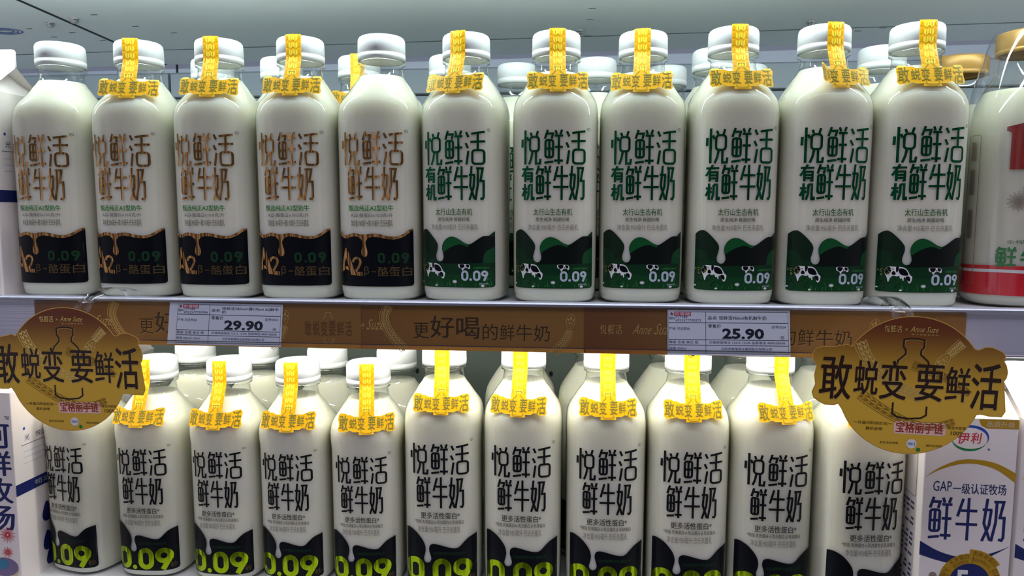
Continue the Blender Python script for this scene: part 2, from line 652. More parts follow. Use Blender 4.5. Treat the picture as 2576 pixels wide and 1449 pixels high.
bolt(-0.545, 0.163, 'shiny bolt head left of the dark ceiling joint')
bolt(-0.507, 0.152, 'shiny bolt head just right of the dark ceiling joint')
bolt(0.0635, 0.262, 'shiny bolt head in the ceiling above the third green lettered bottle')
bolt(0.332, 0.258, 'shiny bolt head in the ceiling above the fifth green lettered bottle')
b = MB()
for x, y in ((-.585, .18), (-.58, .215), (-.545, .20), (-.53, .235), (-.475, .14), (-.455, .185), (-.425, .215), (-.5, .262), (.0775, .180), (.0752, .219), (.0728, .284), (.40, .30), (.425, .29), (.45, .28), (-.60, .14)):
    z = ceil_z(x, y) - 0.0003
    b.add([(x - .004, y - .0008, z), (x + .004, y - .0008, z), (x + .004, y + .0008, z), (x - .004, y + .0008, z)], [(0, 3, 2, 1)], 'seam_black')
structure(b.build('trim_2'))
# small blue maker's sticker under the left section
b = MB()
cx, cy = -0.620, 0.186
for k in range(3):
    pts = [(cx + (0.020 - 0.005 * k) * math.cos(t), cy + (0.012 - 0.0035 * k) * math.sin(t)) for t in [2 * math.pi * i / 28 for i in range(28)]]
    b.flat(stroke(pts, 0.0016, True), lambda p, q: (p, q, ceil_z(p, q) - 0.0004), 'blue_ink')
tag(b.build('sticker'), 'small oval blue emblem stuck on the ceiling left of the joint', 'sticker')


# lamp strips that give the light
def lamp(x0, x1, y, z, label):
    b = MB()
    b.extrude_x([(y - 0.010, z), (y - 0.010, z + 0.006), (y + 0.010, z + 0.006), (y + 0.010, z)], x0, x1, 'lamp_housing')
    tag(b.build('lamp_strip'), label, 'lamp', 'lamp strips of the cabinet')


lamp(-0.87, 0.87, -0.0030, 0.2980, 'long white lamp strip under the front of the shelf above')
lamp(-0.87, 0.87, 0.0120, -0.0185, 'long white lamp strip under the upper shelf behind the price rail')

# ------------------------------------------------------------------ price rail
b = MB()
b.extrude_x([(-0.0185, 0.0046), (-0.0265, 0.0052), (-0.0300, 0.0046), (-0.0312, 0.0034), (-0.0300, 0.0018), (-0.0272, 0.0012), (-0.0262, -0.0005), (-0.0262, -0.0335), (-0.0272, -0.0352), (-0.0250, -0.0365),
             (-0.0240, -0.0350), (-0.0240, 0.0005), (-0.0185, 0.0005)], X0, X1, 'rail_grey')
rail = b.build('price_rail')
tag(rail, 'long grey price rail with clear cover along the front of the upper shelf', 'price rail')
b = MB()
b.extrude_x([(-0.0296, -0.0340), (-0.0300, -0.0012), (-0.0312, 0.0006), (-0.0322, 0.0024), (-0.0318, 0.0036)], X0, X1, 'cover_plastic', False)
b.box(X0, X1, -0.0299, -0.0291, -0.0346, -0.0340, 'rail_dark')
b.build('clear_cover', rail)['label'] = 'clear plastic cover strip'


def snake_band(b, path, w0, w1, fn, line='insert_line', fill=None):
    """scaly band along a 2-D path"""
    N = len(path)
    wid = lambda t: w0 + (w1 - w0) * t
    nrm = []
    for i in range(N):
        a, c = path[max(i - 1, 0)], path[min(i + 1, N - 1)]
        d = Vector((c[0] - a[0], c[1] - a[1])).normalized()
        nrm.append((-d.y, d.x))
    P = lambda i, s: (path[i][0] + nrm[i][0] * s * wid(i / (N - 1)), path[i][1] + nrm[i][1] * s * wid(i / (N - 1)))
    if fill:
        for i in range(N - 1):
            b.flat([ccw((P(i, -.5), P(i + 1, -.5), P(i + 1, .5))), ccw((P(i, -.5), P(i + 1, .5), P(i, .5)))], fn, fill)
    t = w0 * 0.06
    for s in (-.5, -.3, .5):
        b.flat(stroke([P(i, s) for i in range(N)], t), fn, line)
    st = max(2, int(N / 14))
    for i in range(0, N - st, st):
        k = min(i + st, N - 1)
        b.flat(stroke([P(i, -.3), P(k, -.12), P(i, .06), P(k, .26), P(i, .48)], t), fn, line)
        j = min(i + st // 2 + 1, N - 1)
        b.flat(poly([P(i, -.12), P(j, -.2), P(k, -.06), P(j, .02)]), fn, line)
        b.flat(poly([P(i, .22), P(j, .14), P(k, .28), P(j, .38)]), fn, line)


def snake_head(b, cx, cz, s, ang, fn, line='insert_line'):
    rot = lambda p: (cx + (p[0] * math.cos(ang) - p[1] * math.sin(ang)) * s, cz + (p[0] * math.sin(ang) + p[1] * math.cos(ang)) * s)
    out = spline([(0, 1.0), (.36, .72), (.50, .25), (.40, -.25), (.20, -.7), (-.20, -.7), (-.40, -.25), (-.50, .25), (-.36, .72)], 4, True)
    b.flat(stroke([rot(p) for p in out], 0.06 * s, True), fn, line)
    for ex in (-.3, .3):
        b.flat(poly([rot(p) for p in ellipse(ex, .33, .10, .16, 10)]), fn, line)
    for pts in ([(0, .9), (-.12, .5), (0, .2), (.12, .5)], [(-.16, .18), (-.28, -.12), (-.08, -.1)], [(.16, .18), (.28, -.12), (.08, -.1)], [(0, .05), (-.12, -.3), (0, -.5), (.12, -.3)]):
        b.flat(stroke([rot(p) for p in pts], 0.05 * s, True), fn, line)
    b.flat(poly([rot(p) for p in [(0, .8), (-.08, .5), (0, .28), (.08, .5)]]), fn, line)


def insert(x0, x1, y, label, cut, lift=0.0):
    """printed brown insert strip; local origin at its left end. cut: only this local x range is kept"""
    ZB, ZT = -0.0388, 0.0006
    b = MB()
    a0, a1 = cut
    fn0 = lambda p, q: (p, 0.0, q)
    n = 24
    for i in range(n):
        xa, xb = a0 + (a1 - a0) * i / n, a0 + (a1 - a0) * (i + 1) / n
        for q in rect(xa, xb, ZB, ZT):
            b.add([fn0(*p) for p in q], [(0, 1, 2)], 'insert_brown')
    o = b.build('rail_insert')
    o.location = (x0, y, 0)
    tag(o, label, 'rail insert', 'brown printed inserts of the price rail')
    p = MB()
    fn = lambda u, v: (u, -0.0002, v)
    clipx = lambda tr: [t for t in tr if all(a0 <= q[0] <= a1 for q in t[:3])]
    # thin gold logos
    for ch, xa in (('悦', .0140), ('鲜', .0205), ('活', .0270)):
        p.flat(clipx(logo(ch, xa, xa + .0050, -.0215, -.0135, .0005)), fn, 'insert_line')
    p.flat(clipx(text('Anne', .0410, .0560, -.0215, -.0130, 0, 2, .35)), fn, 'insert_line')
    p.flat(clipx(text('Suze', .0590, .0740, -.0215, -.0120, 0, 2, .35)), fn, 'insert_line')
    # snake tail on the left, head on the right of the slogan
    path = spline([(.0794, .0004), (.0756, -.009), (.0773, -.0178), (.0836, -.0283), (.0941, -.0386)], 10)
    q = MB()
    snake_band(q, path, .0085, .0075, fn)
    path = spline([(.2250, -.0386), (.2336, -.0307), (.2379, -.0235), (.2390, -.0190)], 8)
    snake_band(q, path, .0080, .0062, fn)
    snake_head(q, .2395, -.0125, .0075, -0.12, fn)
    for f, k, s in zip(q.f, q.m, q.s):
        vv = [q.v[i] for i in f]
        if all(a0 <= c[0] <= a1 for c in vv):
            p.add(vv, [tuple(range(len(vv)))], q.mats[k])
    # slogan
    for t, xa, xb, za, zb, bo in (('更', .1021, .1157, -.0286, -.0146, .004), ('好', .1171, .1377, -.0275, -.0084, .012), ('喝', .1402, .1604, -.0280, -.0092, .012), ('的', .1632, .1765, -.0288, -.0146, .004),
                                  ('鲜', .1786, .1911, -.0290, -.0148, .004), ('牛', .1929, .2065, -.0290, -.0150, .004), ('奶', .2082, .2219, -.0292, -.0152, .004)):
        tr = text(t, xa, xb, za, zb, bo)
        p.flat(clipx(xf(tr, lambda u, v: (u + .0003, v - .0004))), lambda u, v: (u, -0.00015, v), 'insert_text_gold')
        p.flat(clipx(tr), lambda u, v: (u, -0.00025, v), 'insert_text')
    p.flat(clipx(text('与本品牌同类常温产品相比，口感和风味更好', .1630, .2219, -.0377, -.0356)), fn, 'insert_line')
    # little stars
    rnd = random.Random(int(x0 * 1000))
    for _ in range(8):
        u, v = rnd.uniform(.01, .23), rnd.uniform(-.03, -.004)
        p.flat(clipx(poly(ellipse(u, v, .0004, .0004, 6))), fn, 'insert_line')
    if p.f:
        p.build('print', o)
    return o


insert(-0.4338, -0.1244, -0.0276, 'brown printed rail insert at the left, its slogan half hidden by the 29.90 tag', (0.0, 0.3094))
insert(-0.1790, 0.0722, -0.0272, 'brown printed rail insert in the middle with the whole slogan showing', (0.0540, 0.2530))
insert(0.0722, 0.3832, -0.0276, 'brown printed rail insert at the right, behind the 25.90 tag', (0.0, 0.3110))
# central emblem of the left insert, between the tag and the middle insert
b = MB()
fn = lambda u, v: (u, -0.0279, v)
ex = -0.154
b.flat(stroke([(ex - .004, -.0295), (ex - .004, -.0335), (ex, -.0345), (ex + .004, -.0335), (ex + .004, -.0295)], .0005), fn, 'insert_line')
b.flat(stroke([(ex - .0045, -.0125), (ex - .0025, -.0095), (ex - .0025, -.0068), (ex + .0025, -.0068), (ex + .0025, -.0095), (ex + .0045, -.0125)], .0005), fn, 'insert_line')
for i, c in enumerate('敢蜕变要鲜活'):
    b.flat(text(c, ex - .022 + i * .0074, ex - .0158 + i * .0074, -.0275, -.0140), fn, 'insert_faint')
o = b.build('emblem')
o.parent = [q for q in COL.objects if q.name.startswith('rail_insert') and abs(q.location.x + .4338) < 1e-4][0]
o.matrix_parent_inverse = Matrix.Translation(o.parent.location).inverted()


# ------------------------------------------------------------------ price tags
def price_tag(corners, price, code, bar, name1, name2, spec, label, y=-0.0284):
    """corners: TL, TR, BR, BL in (x, z)"""
    TL, TR, BR, BL = corners
    cx, cz = BL

    def fn(u, v, d=0.0):
        a = (TL[0] + (TR[0] - TL[0]) * u, TL[1] + (TR[1] - TL[1]) * u)
        c = (BL[0] + (BR[0] - BL[0]) * u, BL[1] + (BR[1] - BL[1]) * u)
        return (c[0] + (a[0] - c[0]) * v - cx, d, c[1] + (a[1] - c[1]) * v - cz)

    b = MB()
    n = 10
    for i in range(n):
        for t in rect(i / n, (i + 1) / n, 0, 1):
            b.add([fn(*p) for p in t], [(0, 1, 2)], 'tag_paper')
    o = b.build('price_tag')
    o.location = (cx, y, cz)
    tag(o, label, 'price tag', 'paper price tags in the rail')
    p = MB()
    ink = lambda u, v: fn(u, v, -0.00015)
    x0 = .075 if price == '29.90' else .008
    xm = .36 if price == '29.90' else .315
    x1 = .985
    L = lambda a, bb, w=.004: p.flat(stroke([a, bb], w), ink, 'tag_ink')

    def H(z, w=.011):
        p.flat(rect(x0, x1, z - w / 2, z + w / 2), ink, 'tag_ink')

    def V(x, za, zb, w=.003):
        p.flat(rect(x - w / 2, x + w / 2, za, zb), ink, 'tag_ink')

    for z in (.72, .345, .225):
        H(z)
    H(.955, .006)
    H(.04, .006)
    V(x0, .04, .955, .002)
    V(xm, .04, .955)
    V(x1, .04, .955, .002)
    # shop sign: white field with blue/red mark, red field with white letters
    p.flat(rect(x0 + .002, x0 + .045, .865, .955), ink, 'white_ink')
    lay2 = lambda u, v: fn(u, v, -0.00025)
    p.flat(poly([(x0 + .008, .925), (x0 + .026, .945), (x0 + .040, .915), (x0 + .028, .895)]), lay2, 'blue_ink')
    p.flat(poly([(x0 + .012, .885), (x0 + .030, .875), (x0 + .042, .905), (x0 + .024, .91)]), lay2, 'tag_red')
    p.flat(rect(x0 + .045, x0 + .185, .865, .955), ink, 'tag_red')
    p.flat(text('京客隆', x0 + .050, x0 + .180, .875, .948, .01), lay2, 'white_ink')
    p.flat(text('编码', x0 + .004, x0 + .052, .785, .845), ink, 'tag_soft_ink')
    p.flat(text(code, x0 + .058, x0 + .155, .82, .865), ink, 'tag_soft_ink')
    p.flat(text(bar, x0 + .058, x0 + .268, .745, .80), ink, 'tag_soft_ink')
    p.flat(text('产地 河北邢台', x0 + .003, x0 + .175, .555, .62), ink, 'tag_soft_ink')
    p.flat(text('等级 合格 单位 瓶', x0 + .003, x0 + .245, .255, .32), ink, 'tag_soft_ink')
    p.flat(text(spec, x0 + .003, x0 + (.21 if '+' in spec else .145), .12, .185), ink, 'tag_soft_ink')
    p.flat(text('品名', xm + .018, xm + .088, .79, .865), ink, 'tag_ink')
    if name2:
        p.flat(text(name1, xm + .108, x1 - .02, .84, .915), ink, 'tag_ink')
        p.flat(text(name2, xm + .108, xm + .143, .755, .83), ink, 'tag_ink')
    else:
        p.flat(text(name1, xm + .108, xm + .495, .785, .87), ink, 'tag_ink')
    p.flat(text('零售价', xm + .018, xm + .125, .605, .69), ink, 'tag_ink')
    p.flat(text('店号0024', x1 - .135, x1 - .02, .605, .67), ink, 'tag_soft_ink')
    p.flat(text(price, xm + .135, xm + .475, .365, .60, .035), ink, 'tag_ink')
    p.flat(text('元', x1 - .065, x1 - .032, .37, .44), ink, 'tag_ink')
    p.flat(text('价格举报电话 12315 12345 监督电话 4000105508', xm + .028, x1 - .028, .258, .318), ink, 'tag_soft_ink')
    p.flat(text('北京京客隆商业集团股份有限公司', xm + .125, x1 - .135, .12, .18), ink, 'tag_soft_ink')
    p.build('print', o)


price_tag([(-.3012, .001), (-.1952, -.0001), (-.1982, -.0380), (-.3057, -.0374)], '29.90', '317789', '6922577739784', '悦鲜活780ml+赠170ml A2鲜牛', '奶', '规格 780ml+170ml',
          'white paper price tag reading 29.90 in the rail under the copper lettered bottles')
price_tag([(.1424, .0002), (.2427, .0009), (.2448, -.0380), (.1433, -.0385)], '25.90', '317788', '6922577700272', '悦鲜活950ml有机鲜牛奶', None, '规格 950ml',
          'white paper price tag reading 25.90 in the rail under the green lettered bottles', -0.0287)

# ------------------------------------------------------------------ bottle shapes
NB = 3.1
SEG = 72


def sq_ring(a, n, z, seg=SEG):
    out = []
    for j in range(seg):
        t = 2 * math.pi * j / seg
        c, s = math.cos(t), math.sin(t)
        k = (abs(c) ** n + abs(s) ** n) ** (-1.0 / n)
        out.append((a * k * c, a * k * s, z))
    return out


PROF950 = [(0.0022, .025), (0.0, .028), (0.0, .031), (.0012, .0348), (.0042, .0372), (.010, .0383), (.03, .0387), (.06, .0388), (.10, .0389), (.14, .0391), (.155, .0391), (.166, .0391), (.173, .0388), (.178, .0382), (.182, .0373),
           (.186, .0354), (.190, .0330), (.194, .0305), (.198, .0280), (.2015, .0257), (.2045, .0233), (.2075, .0214), (.210, .0204), (.2140, .0198), (.2194, .0196), (.2198, .0221), (.2224, .0221), (.2227, .0197), (.236, .0194)]
DH = 0.0208


def prof780():
    o = []
    for z, r in PROF950:
        if z <= .16:
            o.append((z * .895, r * .92))
        else:
            k = 1.0 if z >= .2025 else (z - .16) / .0425
            o.append((z - DH + (.16 * .895 - .16 + DH) * (1 - k), r * (.92 + .08 * k ** 0.7)))
    return o


def expo(z, H):
    zt = z + (0.245 - H)
    if zt <= .170:
        return NB
    if zt >= .200:
        return 2.0
    t = (zt - .170) / .030
    return NB + (2.0 - NB) * (t * t * (3 - 2 * t))


def body_a(z, prof):
    for (z0, r0), (z1, r1) in zip(prof[4:], prof[5:]):
        if z0 <= z <= z1:
            return r0 + (r1 - r0) * (z - z0) / (z1 - z0)
    return prof[5][1]


def bottle_parts(root, H, prof):
    b = MB()
    zn = min((p[0] for p in prof), key=lambda q: abs(q - 0.2100 + (0.245 - H)))
    b.rings([sq_ring(r, expo(z, H), z) for z, r in prof if z < zn + .0007], 'clear_plastic', True, False)
    b.rings([sq_ring(r, expo(z, H), z) for z, r in prof if z > zn - .0003], 'neck_plastic', False, False)
    b.build('bottle_shell', root)
    ml = 0.2082 - (0.245 - H)
    inner = [(z + (.0010 if z < .003 else 0), max(r - .0007, .001)) for z, r in prof if z < ml - .0005]
    inner.append((ml, inner[-1][1] - .0006))
    b = MB()
    b.rings([sq_ring(r, expo(z, H), z) for z, r in inner], 'milk', True, True)
    b.build('milk', root)
    # ribbed screw cap with tamper band
    b = MB()
    zc = H - .245
    seg = 180
    R = []
    for z, r, rib in ((.2232, .0010, 0), (.2232, .0212, 0), (.2230, .0222, 0), (.2284, .02225, 0), (.2287, .0217, 0), (.2291, .0217, 0), (.2294, .02225, 1), (.2405, .0220, 1), (.2424, .0216, 0), (.2438, .0207, 0), (.2447, .0193, 0), (.2450, .0175, 0)):
        R.append([((r - (.00028 if rib and j % 2 else 0)) * math.cos(2 * math.pi * j / seg), (r - (.00028 if rib and j % 2 else 0)) * math.sin(2 * math.pi * j / seg), z + zc) for j in range(seg)])
    b.rings(R, 'cap_white', False, True, True)
    b.build('cap', root)


# ------------------------------------------------------------------ printed labels (x across the face, z up, for the 950 bottle)
PW = .0345


class Face:
    def __init__(self, prof, s):
        self.prof, self.s = prof, s

    def layer(self, off):
        s, prof = self.s, self.prof

        def fn(x, z):
            x, z = x * s, z * s
            a = body_a(z, prof)
            q = max(1 - abs(x / a) ** NB, 1e-4)
            y = -a * q ** (1 / NB)
            nx = math.copysign(abs(x / a) ** (NB - 1), x)
            ny = -abs(y / a) ** (NB - 1)
            l = math.hypot(nx, ny)
            return (x + nx / l * off, y + ny / l * off, z)
        return fn


DX = .0028


def brand_rows(b, f, m, organic=False, r1=(.1245, .1543), r2=(.0931, .1231)):
    t = f.layer(.00022)
    w = .0020
    for ch, xa, xb in (('悦', -.0286, -.0114), ('鲜', -.0088, .0080), ('活', .0108, .0276)):
        b.flat(logo(ch, xa, xb, r1[0], r1[1], w), t, m, DX)
    if organic:
        zm = (r2[0] + r2[1]) / 2
        b.flat(logo('有', -.0282, -.0180, zm + .0008, r2[1], .0019), t, m, DX)
        b.flat(logo('机', -.0282, -.0178, r2[0], zm - .0008, .0019), t, m, DX)
        for ch, xa, xb in (('鲜', -.0160, -.0022), ('牛', -.0006, .0130), ('奶', .0136, .0262)):
            b.flat(logo(ch, xa, xb, r2[0], r2[1], w), t, m, DX)
    else:
        for ch, xa, xb in (('鲜', -.0232, -.0092), ('牛', -.0072, .0074), ('奶', .0088, .0222)):
            b.flat(logo(ch, xa, xb, r2[0], r2[1], w), t, m, DX)
    b.flat(stroke(ellipse(.0302, .1548, .0013, .0013, 14), .0003, True), t, 'dark_grey_ink')
    b.flat(text('R', .0297, .0307, .1541, .1555), t, 'dark_grey_ink')


def label_copper(face):
    b = MB()
    brand_rows(b, face, 'copper_foil')
    t, t2, t3 = face.layer(.00022), face.layer(.00012), face.layer(.00030)
    b.flat(text('甄选纯正A2型奶牛', -.0228, .0188, .0832, .0885, .02), t, 'green_ink', DX)
    b.flat(text('A2β-酪蛋白≥10.0克/升', -.0210, .0182, .0772, .0812), t, 'dark_grey_ink', DX)
    b.flat(text('净含量:780毫升+赠170毫升 巴氏杀菌乳', -.0210, .0182, .0692, .0752), t, 'dark_grey_ink', DX)
    X = lambda p: (p / 8.05 + 840 - 943) * .000373
    Z = lambda p: .067 - (p / 8.05 + 560 - 577) * .000358
    top = [(90, 165), (150, 235), (240, 275), (330, 250), (420, 225), (520, 235), (640, 255), (740, 240), (850, 232), (960, 245), (1080, 275), (1200, 292), (1310, 285), (1420, 235), (1500, 165), (1562, 138)]
    low = [(90, 235), (150, 290), (240, 338), (330, 320), (430, 292), (520, 305), (590, 360), (612, 420), (610, 490), (592, 570), (590, 640), (612, 695), (650, 712), (690, 695), (712, 640), (705, 570), (682, 490),
           (672, 420), (695, 360), (760, 312), (850, 300), (960, 312), (1080, 338), (1200, 350), (1310, 340), (1420, 295), (1500, 225), (1562, 170)]
    T = spline([(X(p), Z(q)) for p, q in top], 4)
    Lw = spline([(X(p), Z(q)) for p, q in low], 4)
    T[0] = (-PW, T[0][1]); T[-1] = (PW, T[-1][1]); Lw[0] = (-PW, Lw[0][1]); Lw[-1] = (PW, Lw[-1][1])
    zb, r = .0142, .0022
    bot = [(PW, zb + r), (PW - .0006, zb + .0006), (PW - r, zb), (-PW + r, zb), (-PW + .0006, zb + .0006), (-PW, zb + r)]
    b.flat(poly(T + bot), t2, 'black_ink', DX)
    b.flat(poly(T + Lw[::-1]), t, 'copper_foil', DX)
    # big A2
    A = lambda pts: [(X(p), Z(q)) for p, q in pts]
    b.flat(poly(A([(232, 535), (275, 535), (465, 1092), (365, 1090), (252, 740)])), t3, 'copper_foil', DX)
    b.flat(poly(A([(225, 560), (262, 700), (170, 1010), (120, 1062)])), t3, 'copper_foil', DX)
    b.flat(poly(A([(170, 930), (205, 905), (290, 915), (312, 992), (250, 975), (160, 1020)])), t3, 'copper_foil', DX)
    arc = [(412, 825), (412, 790), (440, 752), (490, 738), (540, 760), (562, 815), (550, 870), (520, 930), (470, 1010)]
    b.flat(stroke(spline(A(arc), 5), .0022), t3, 'copper_foil', DX)
    b.flat(poly(A([(452, 990), (500, 1022), (604, 1026), (604, 1106), (490, 1102), (445, 965)])), t3, 'copper_foil', DX)
    for ch, xa, xb in (('0', 918, 1065), ('0', 1190, 1335), ('9', 1372, 1502)):
        b.flat(digit(ch, X(xa), X(xb), Z(842), Z(622), .0021), t3, 'dim_green_ink', DX)
    b.flat(poly(ellipse(X(1140), Z(818), .0012, .0012, 12)), t3, 'dim_green_ink')
    b.flat(text('β', X(640), X(735), Z(1112), Z(910)), t3, 'dim_gold_ink', DX)
    b.flat(text('-', X(785), X(880), Z(1025), Z(1008)), t3, 'dim_gold_ink', DX)
    b.flat(text('酪蛋白', X(918), X(1545), Z(1115), Z(912)), t3, 'dim_gold_ink', DX)
    return b


def label_green(face):
    b = MB()
    brand_rows(b, face, 'green_foil', True)
    t0, t1, t2, t3, t4 = (face.layer(k) for k in (.00010, .00017, .00024, .00031, .00038))
    b.flat(text('太行山生态有机', -.0180, .0165, .0795, .0856, .012), t1, 'deep_green_ink', DX)
    b.flat(text('原生纯净 鲜甜好喝', -.0158, .0138, .0741, .0777, .012), t1, 'dark_grey_ink', DX)
    b.flat(text('净含量:950毫升 巴氏杀菌乳', -.0228, .0218, .0664, .0716), t1, 'grey_ink', DX)
    X = lambda p: (p / 8.05 + 1280 - 1387) * .0003557
    Z = lambda p: .067 - (p / 8.05 + 560 - 577) * .0003524
    A = lambda pts: [(X(p), Z(q)) for p, q in pts]
    left = spline(A([(82, 212), (130, 160), (200, 138), (270, 178), (360, 270), (440, 365), (485, 440), (492, 510), (475, 590), (452, 680)]), 4)
    drip = spline(A([(452, 680), (462, 750), (500, 795), (545, 805), (590, 785), (620, 720), (615, 660), (597, 590), (588, 520), (600, 450), (650, 365), (730, 305), (810, 290), (880, 305), (960, 345), (1050, 405), (1130, 440),
                     (1190, 440), (1260, 400), (1350, 335), (1430, 285), (1500, 272), (1545, 270), (1600, 215), (1642, 178)]), 4)
    T = left + drip[1:]
    T[0] = (-PW, T[0][1]); T[-1] = (PW, T[-1][1])
    zb, r = .0142, .0020
    bot = [(PW, zb + r), (PW - .0006, zb + .0006), (PW - r, zb), (-PW + r, zb), (-PW + .0006, zb + .0006), (-PW, zb + r)]
    b.flat(poly(T + bot), t0, 'field_green', DX)
    # far hill left and right, dark mountains, lit hill, bushes
    zf = Z(735)
    b.flat(poly(left + [(X(452), zf), (-PW, zf)]), t1, 'hill_dark', DX)
    lit = drip[drip.index(min(drip, key=lambda p: abs(p[0] - X(597)) + abs(p[1] - Z(590)))):]
    lit = [p for p in lit if p[0] <= X(1190)]
    b.flat(poly(lit + A([(1130, 500), (1040, 460), (960, 448), (860, 475), (760, 520), (680, 570), (612, 625)])), t1, 'hill_light', DX)
    ridge = [p for p in drip if X(1200) <= p[0] <= X(1500)]
    b.flat(poly(spline(A([(612, 625), (680, 570), (760, 520), (860, 475), (960, 448), (1040, 462), (1130, 500)]), 3) + ridge + A([(1560, 282), (1640, 295)]) + A([(1640, 500), (1560, 540), (1480, 600), (1445, 700), (1440, 830), (1200, 835), (1000, 850), (840, 842),
                 (700, 850), (560, 848), (520, 825), (600, 800), (625, 725)])), t1, 'hill_deep', DX)
    b.flat(poly(spline(A([(1440, 832), (1450, 700), (1480, 610), (1560, 545), (1640, 500)]), 4) + A([(1640, 832)])), t2, 'bush_green', DX)
    b.flat(poly(spline(A([(82, 525), (160, 520), (230, 570), (280, 660), (300, 740)]), 4) + A([(82, 740)])), t2, 'field_green', DX)
    b.flat(poly(A([(82, 1060), (400, 1040), (820, 1075), (1300, 1055), (1630, 1000), (1630, 1300), (1500, 1325), (82, 1330)])), t1, 'grass_green', DX)
    # grazing cow in front
    b.flat(poly(spline(A([(250, 840), (360, 845), (440, 845), (520, 870), (570, 930), (610, 1005), (648, 1035), (640, 1110), (615, 1160), (580, 1150), (560, 1090), (510, 1040), (500, 1060), (497, 1112), (482, 1112), (470, 1065), (448, 1080),
                            (428, 1050), (420, 1020), (380, 1035), (320, 1020), (290, 1045), (268, 1080), (255, 1140), (240, 1140), (228, 1070), (205, 1010), (190, 960), (205, 880)]), 2, True)), t2, 'white_ink', DX)
    for c in ([(215, 870), (255, 845), (285, 900), (275, 950), (245, 990), (215, 1000), (192, 950)], [(362, 850), (408, 850), (400, 920), (370, 950)], [(415, 880), (470, 875), (530, 905), (575, 985), (560, 1010), (500, 1012), (440, 990), (412, 940)],
              [(300, 950), (330, 925), (360, 975), (345, 1005), (300, 995)], [(530, 1040), (590, 1030), (615, 1090), (600, 1130), (570, 1110)], [(300, 885), (320, 885), (318, 905)]):
        b.flat(poly(spline(A(c), 3, True)), t3, 'black_ink', DX)
    # cow behind
    b.flat(poly(spline(A([(945, 860), (1000, 852), (1100, 855), (1160, 860), (1185, 900), (1180, 950), (1150, 950), (1120, 930), (1060, 945), (1040, 985), (1015, 985), (1010, 950), (965, 930), (942, 905)]), 2, True)), t2, 'white_ink', DX)
    for c in ([(970, 860), (1065, 862), (1060, 910), (1020, 940), (975, 915)], [(1110, 862), (1160, 872), (1165, 915), (1135, 925), (1110, 905)], [(1085, 900), (1100, 915), (1075, 925)]):
        b.flat(poly(spline(A(c), 3, True)), t3, 'black_ink', DX)
    # leaves, grass blades, daisies
    rnd = random.Random(4)
    for _ in range(16):
        x, z, a = rnd.uniform(95, 420), rnd.uniform(1090, 1290), rnd.uniform(0, 6.28)
        l = rnd.uniform(45, 75)
        p = [(x, z), (x + .5 * l * math.cos(a) - 10 * math.sin(a), z + .5 * l * math.sin(a) + 10 * math.cos(a)), (x + l * math.cos(a), z + l * math.sin(a)), (x + .5 * l * math.cos(a) + 10 * math.sin(a), z + .5 * l * math.sin(a) - 10 * math.cos(a))]
        p = [(max(84, q[0]), min(q[1], 1325)) for q in p]
        b.flat(poly(A(p)), t2, 'leaf_dark', DX)
    for _ in range(26):
        x, z, a = rnd.uniform(90, 280), rnd.uniform(880, 1010), rnd.uniform(0, 6.28)
        l = rnd.uniform(18, 34)
        p = [(x, z), (x + .5 * l * math.cos(a) - 5 * math.sin(a), z + .5 * l * math.sin(a) + 5 * math.cos(a)), (x + l * math.cos(a), z + l * math.sin(a)), (x + .5 * l * math.cos(a) + 5 * math.sin(a), z + .5 * l * math.sin(a) - 5 * math.cos(a))]
        b.flat(poly(A([(max(84, q[0]), q[1]) for q in p])), t4, 'leaf_yellow', DX)
    for x, h, d in ((500, 120, -30), (560, 80, 25), (760, 150, -30), (690, 70, 20), (880, 60, -20), (1010, 60, 20), (1550, 90, -40), (1590, 120, -30), (1290, 70, 15), (460, 90, 20), (1500, 150, 20), (1380, 80, -25)):
        b.flat(stroke(A([(x, 1315), (x + d * .4, 1315 - h * .6), (x + d, 1315 - h)]), .0005, False, lambda q: 1.1 - q), t2, 'blade_green', DX)
    for x, z, R in ((860, 1220, 48), (455, 1305, 24), (1430, 1305, 34), (95, 1255, 20)):
        for k in range(11):
            a = 2 * math.pi * k / 11
            b.flat(stroke(A([(x, z), (max(84, x + R * math.cos(a)), min(z + R * .75 * math.sin(a), 1328))]), .00042), t3, 'white_ink')
    for ch, xa, xb in (('0', 1000, 1152), ('0', 1244, 1388), ('9', 1400, 1528)):
        b.flat(digit(ch, X(xa), X(xb), Z(1200), Z(985), .0019), t3, 'pale_ink', DX)
    b.flat(poly(ellipse(X(1195), Z(1172), .0012, .0012, 12)), t3, 'pale_ink')
    b.flat(text('INF超瞬时杀菌技术', X(1255), X(1552), Z(955), Z(910)), t3, 'blade_green', DX)
    b.flat(text('秒', X(1508), X(1545), Z(1190), Z(1145)), t3, 'blade_green')
    b.flat(text('数据仅供参考', X(1368), X(1530), Z(1278), Z(1242)), t3, 'pale_ink', DX)
    return b


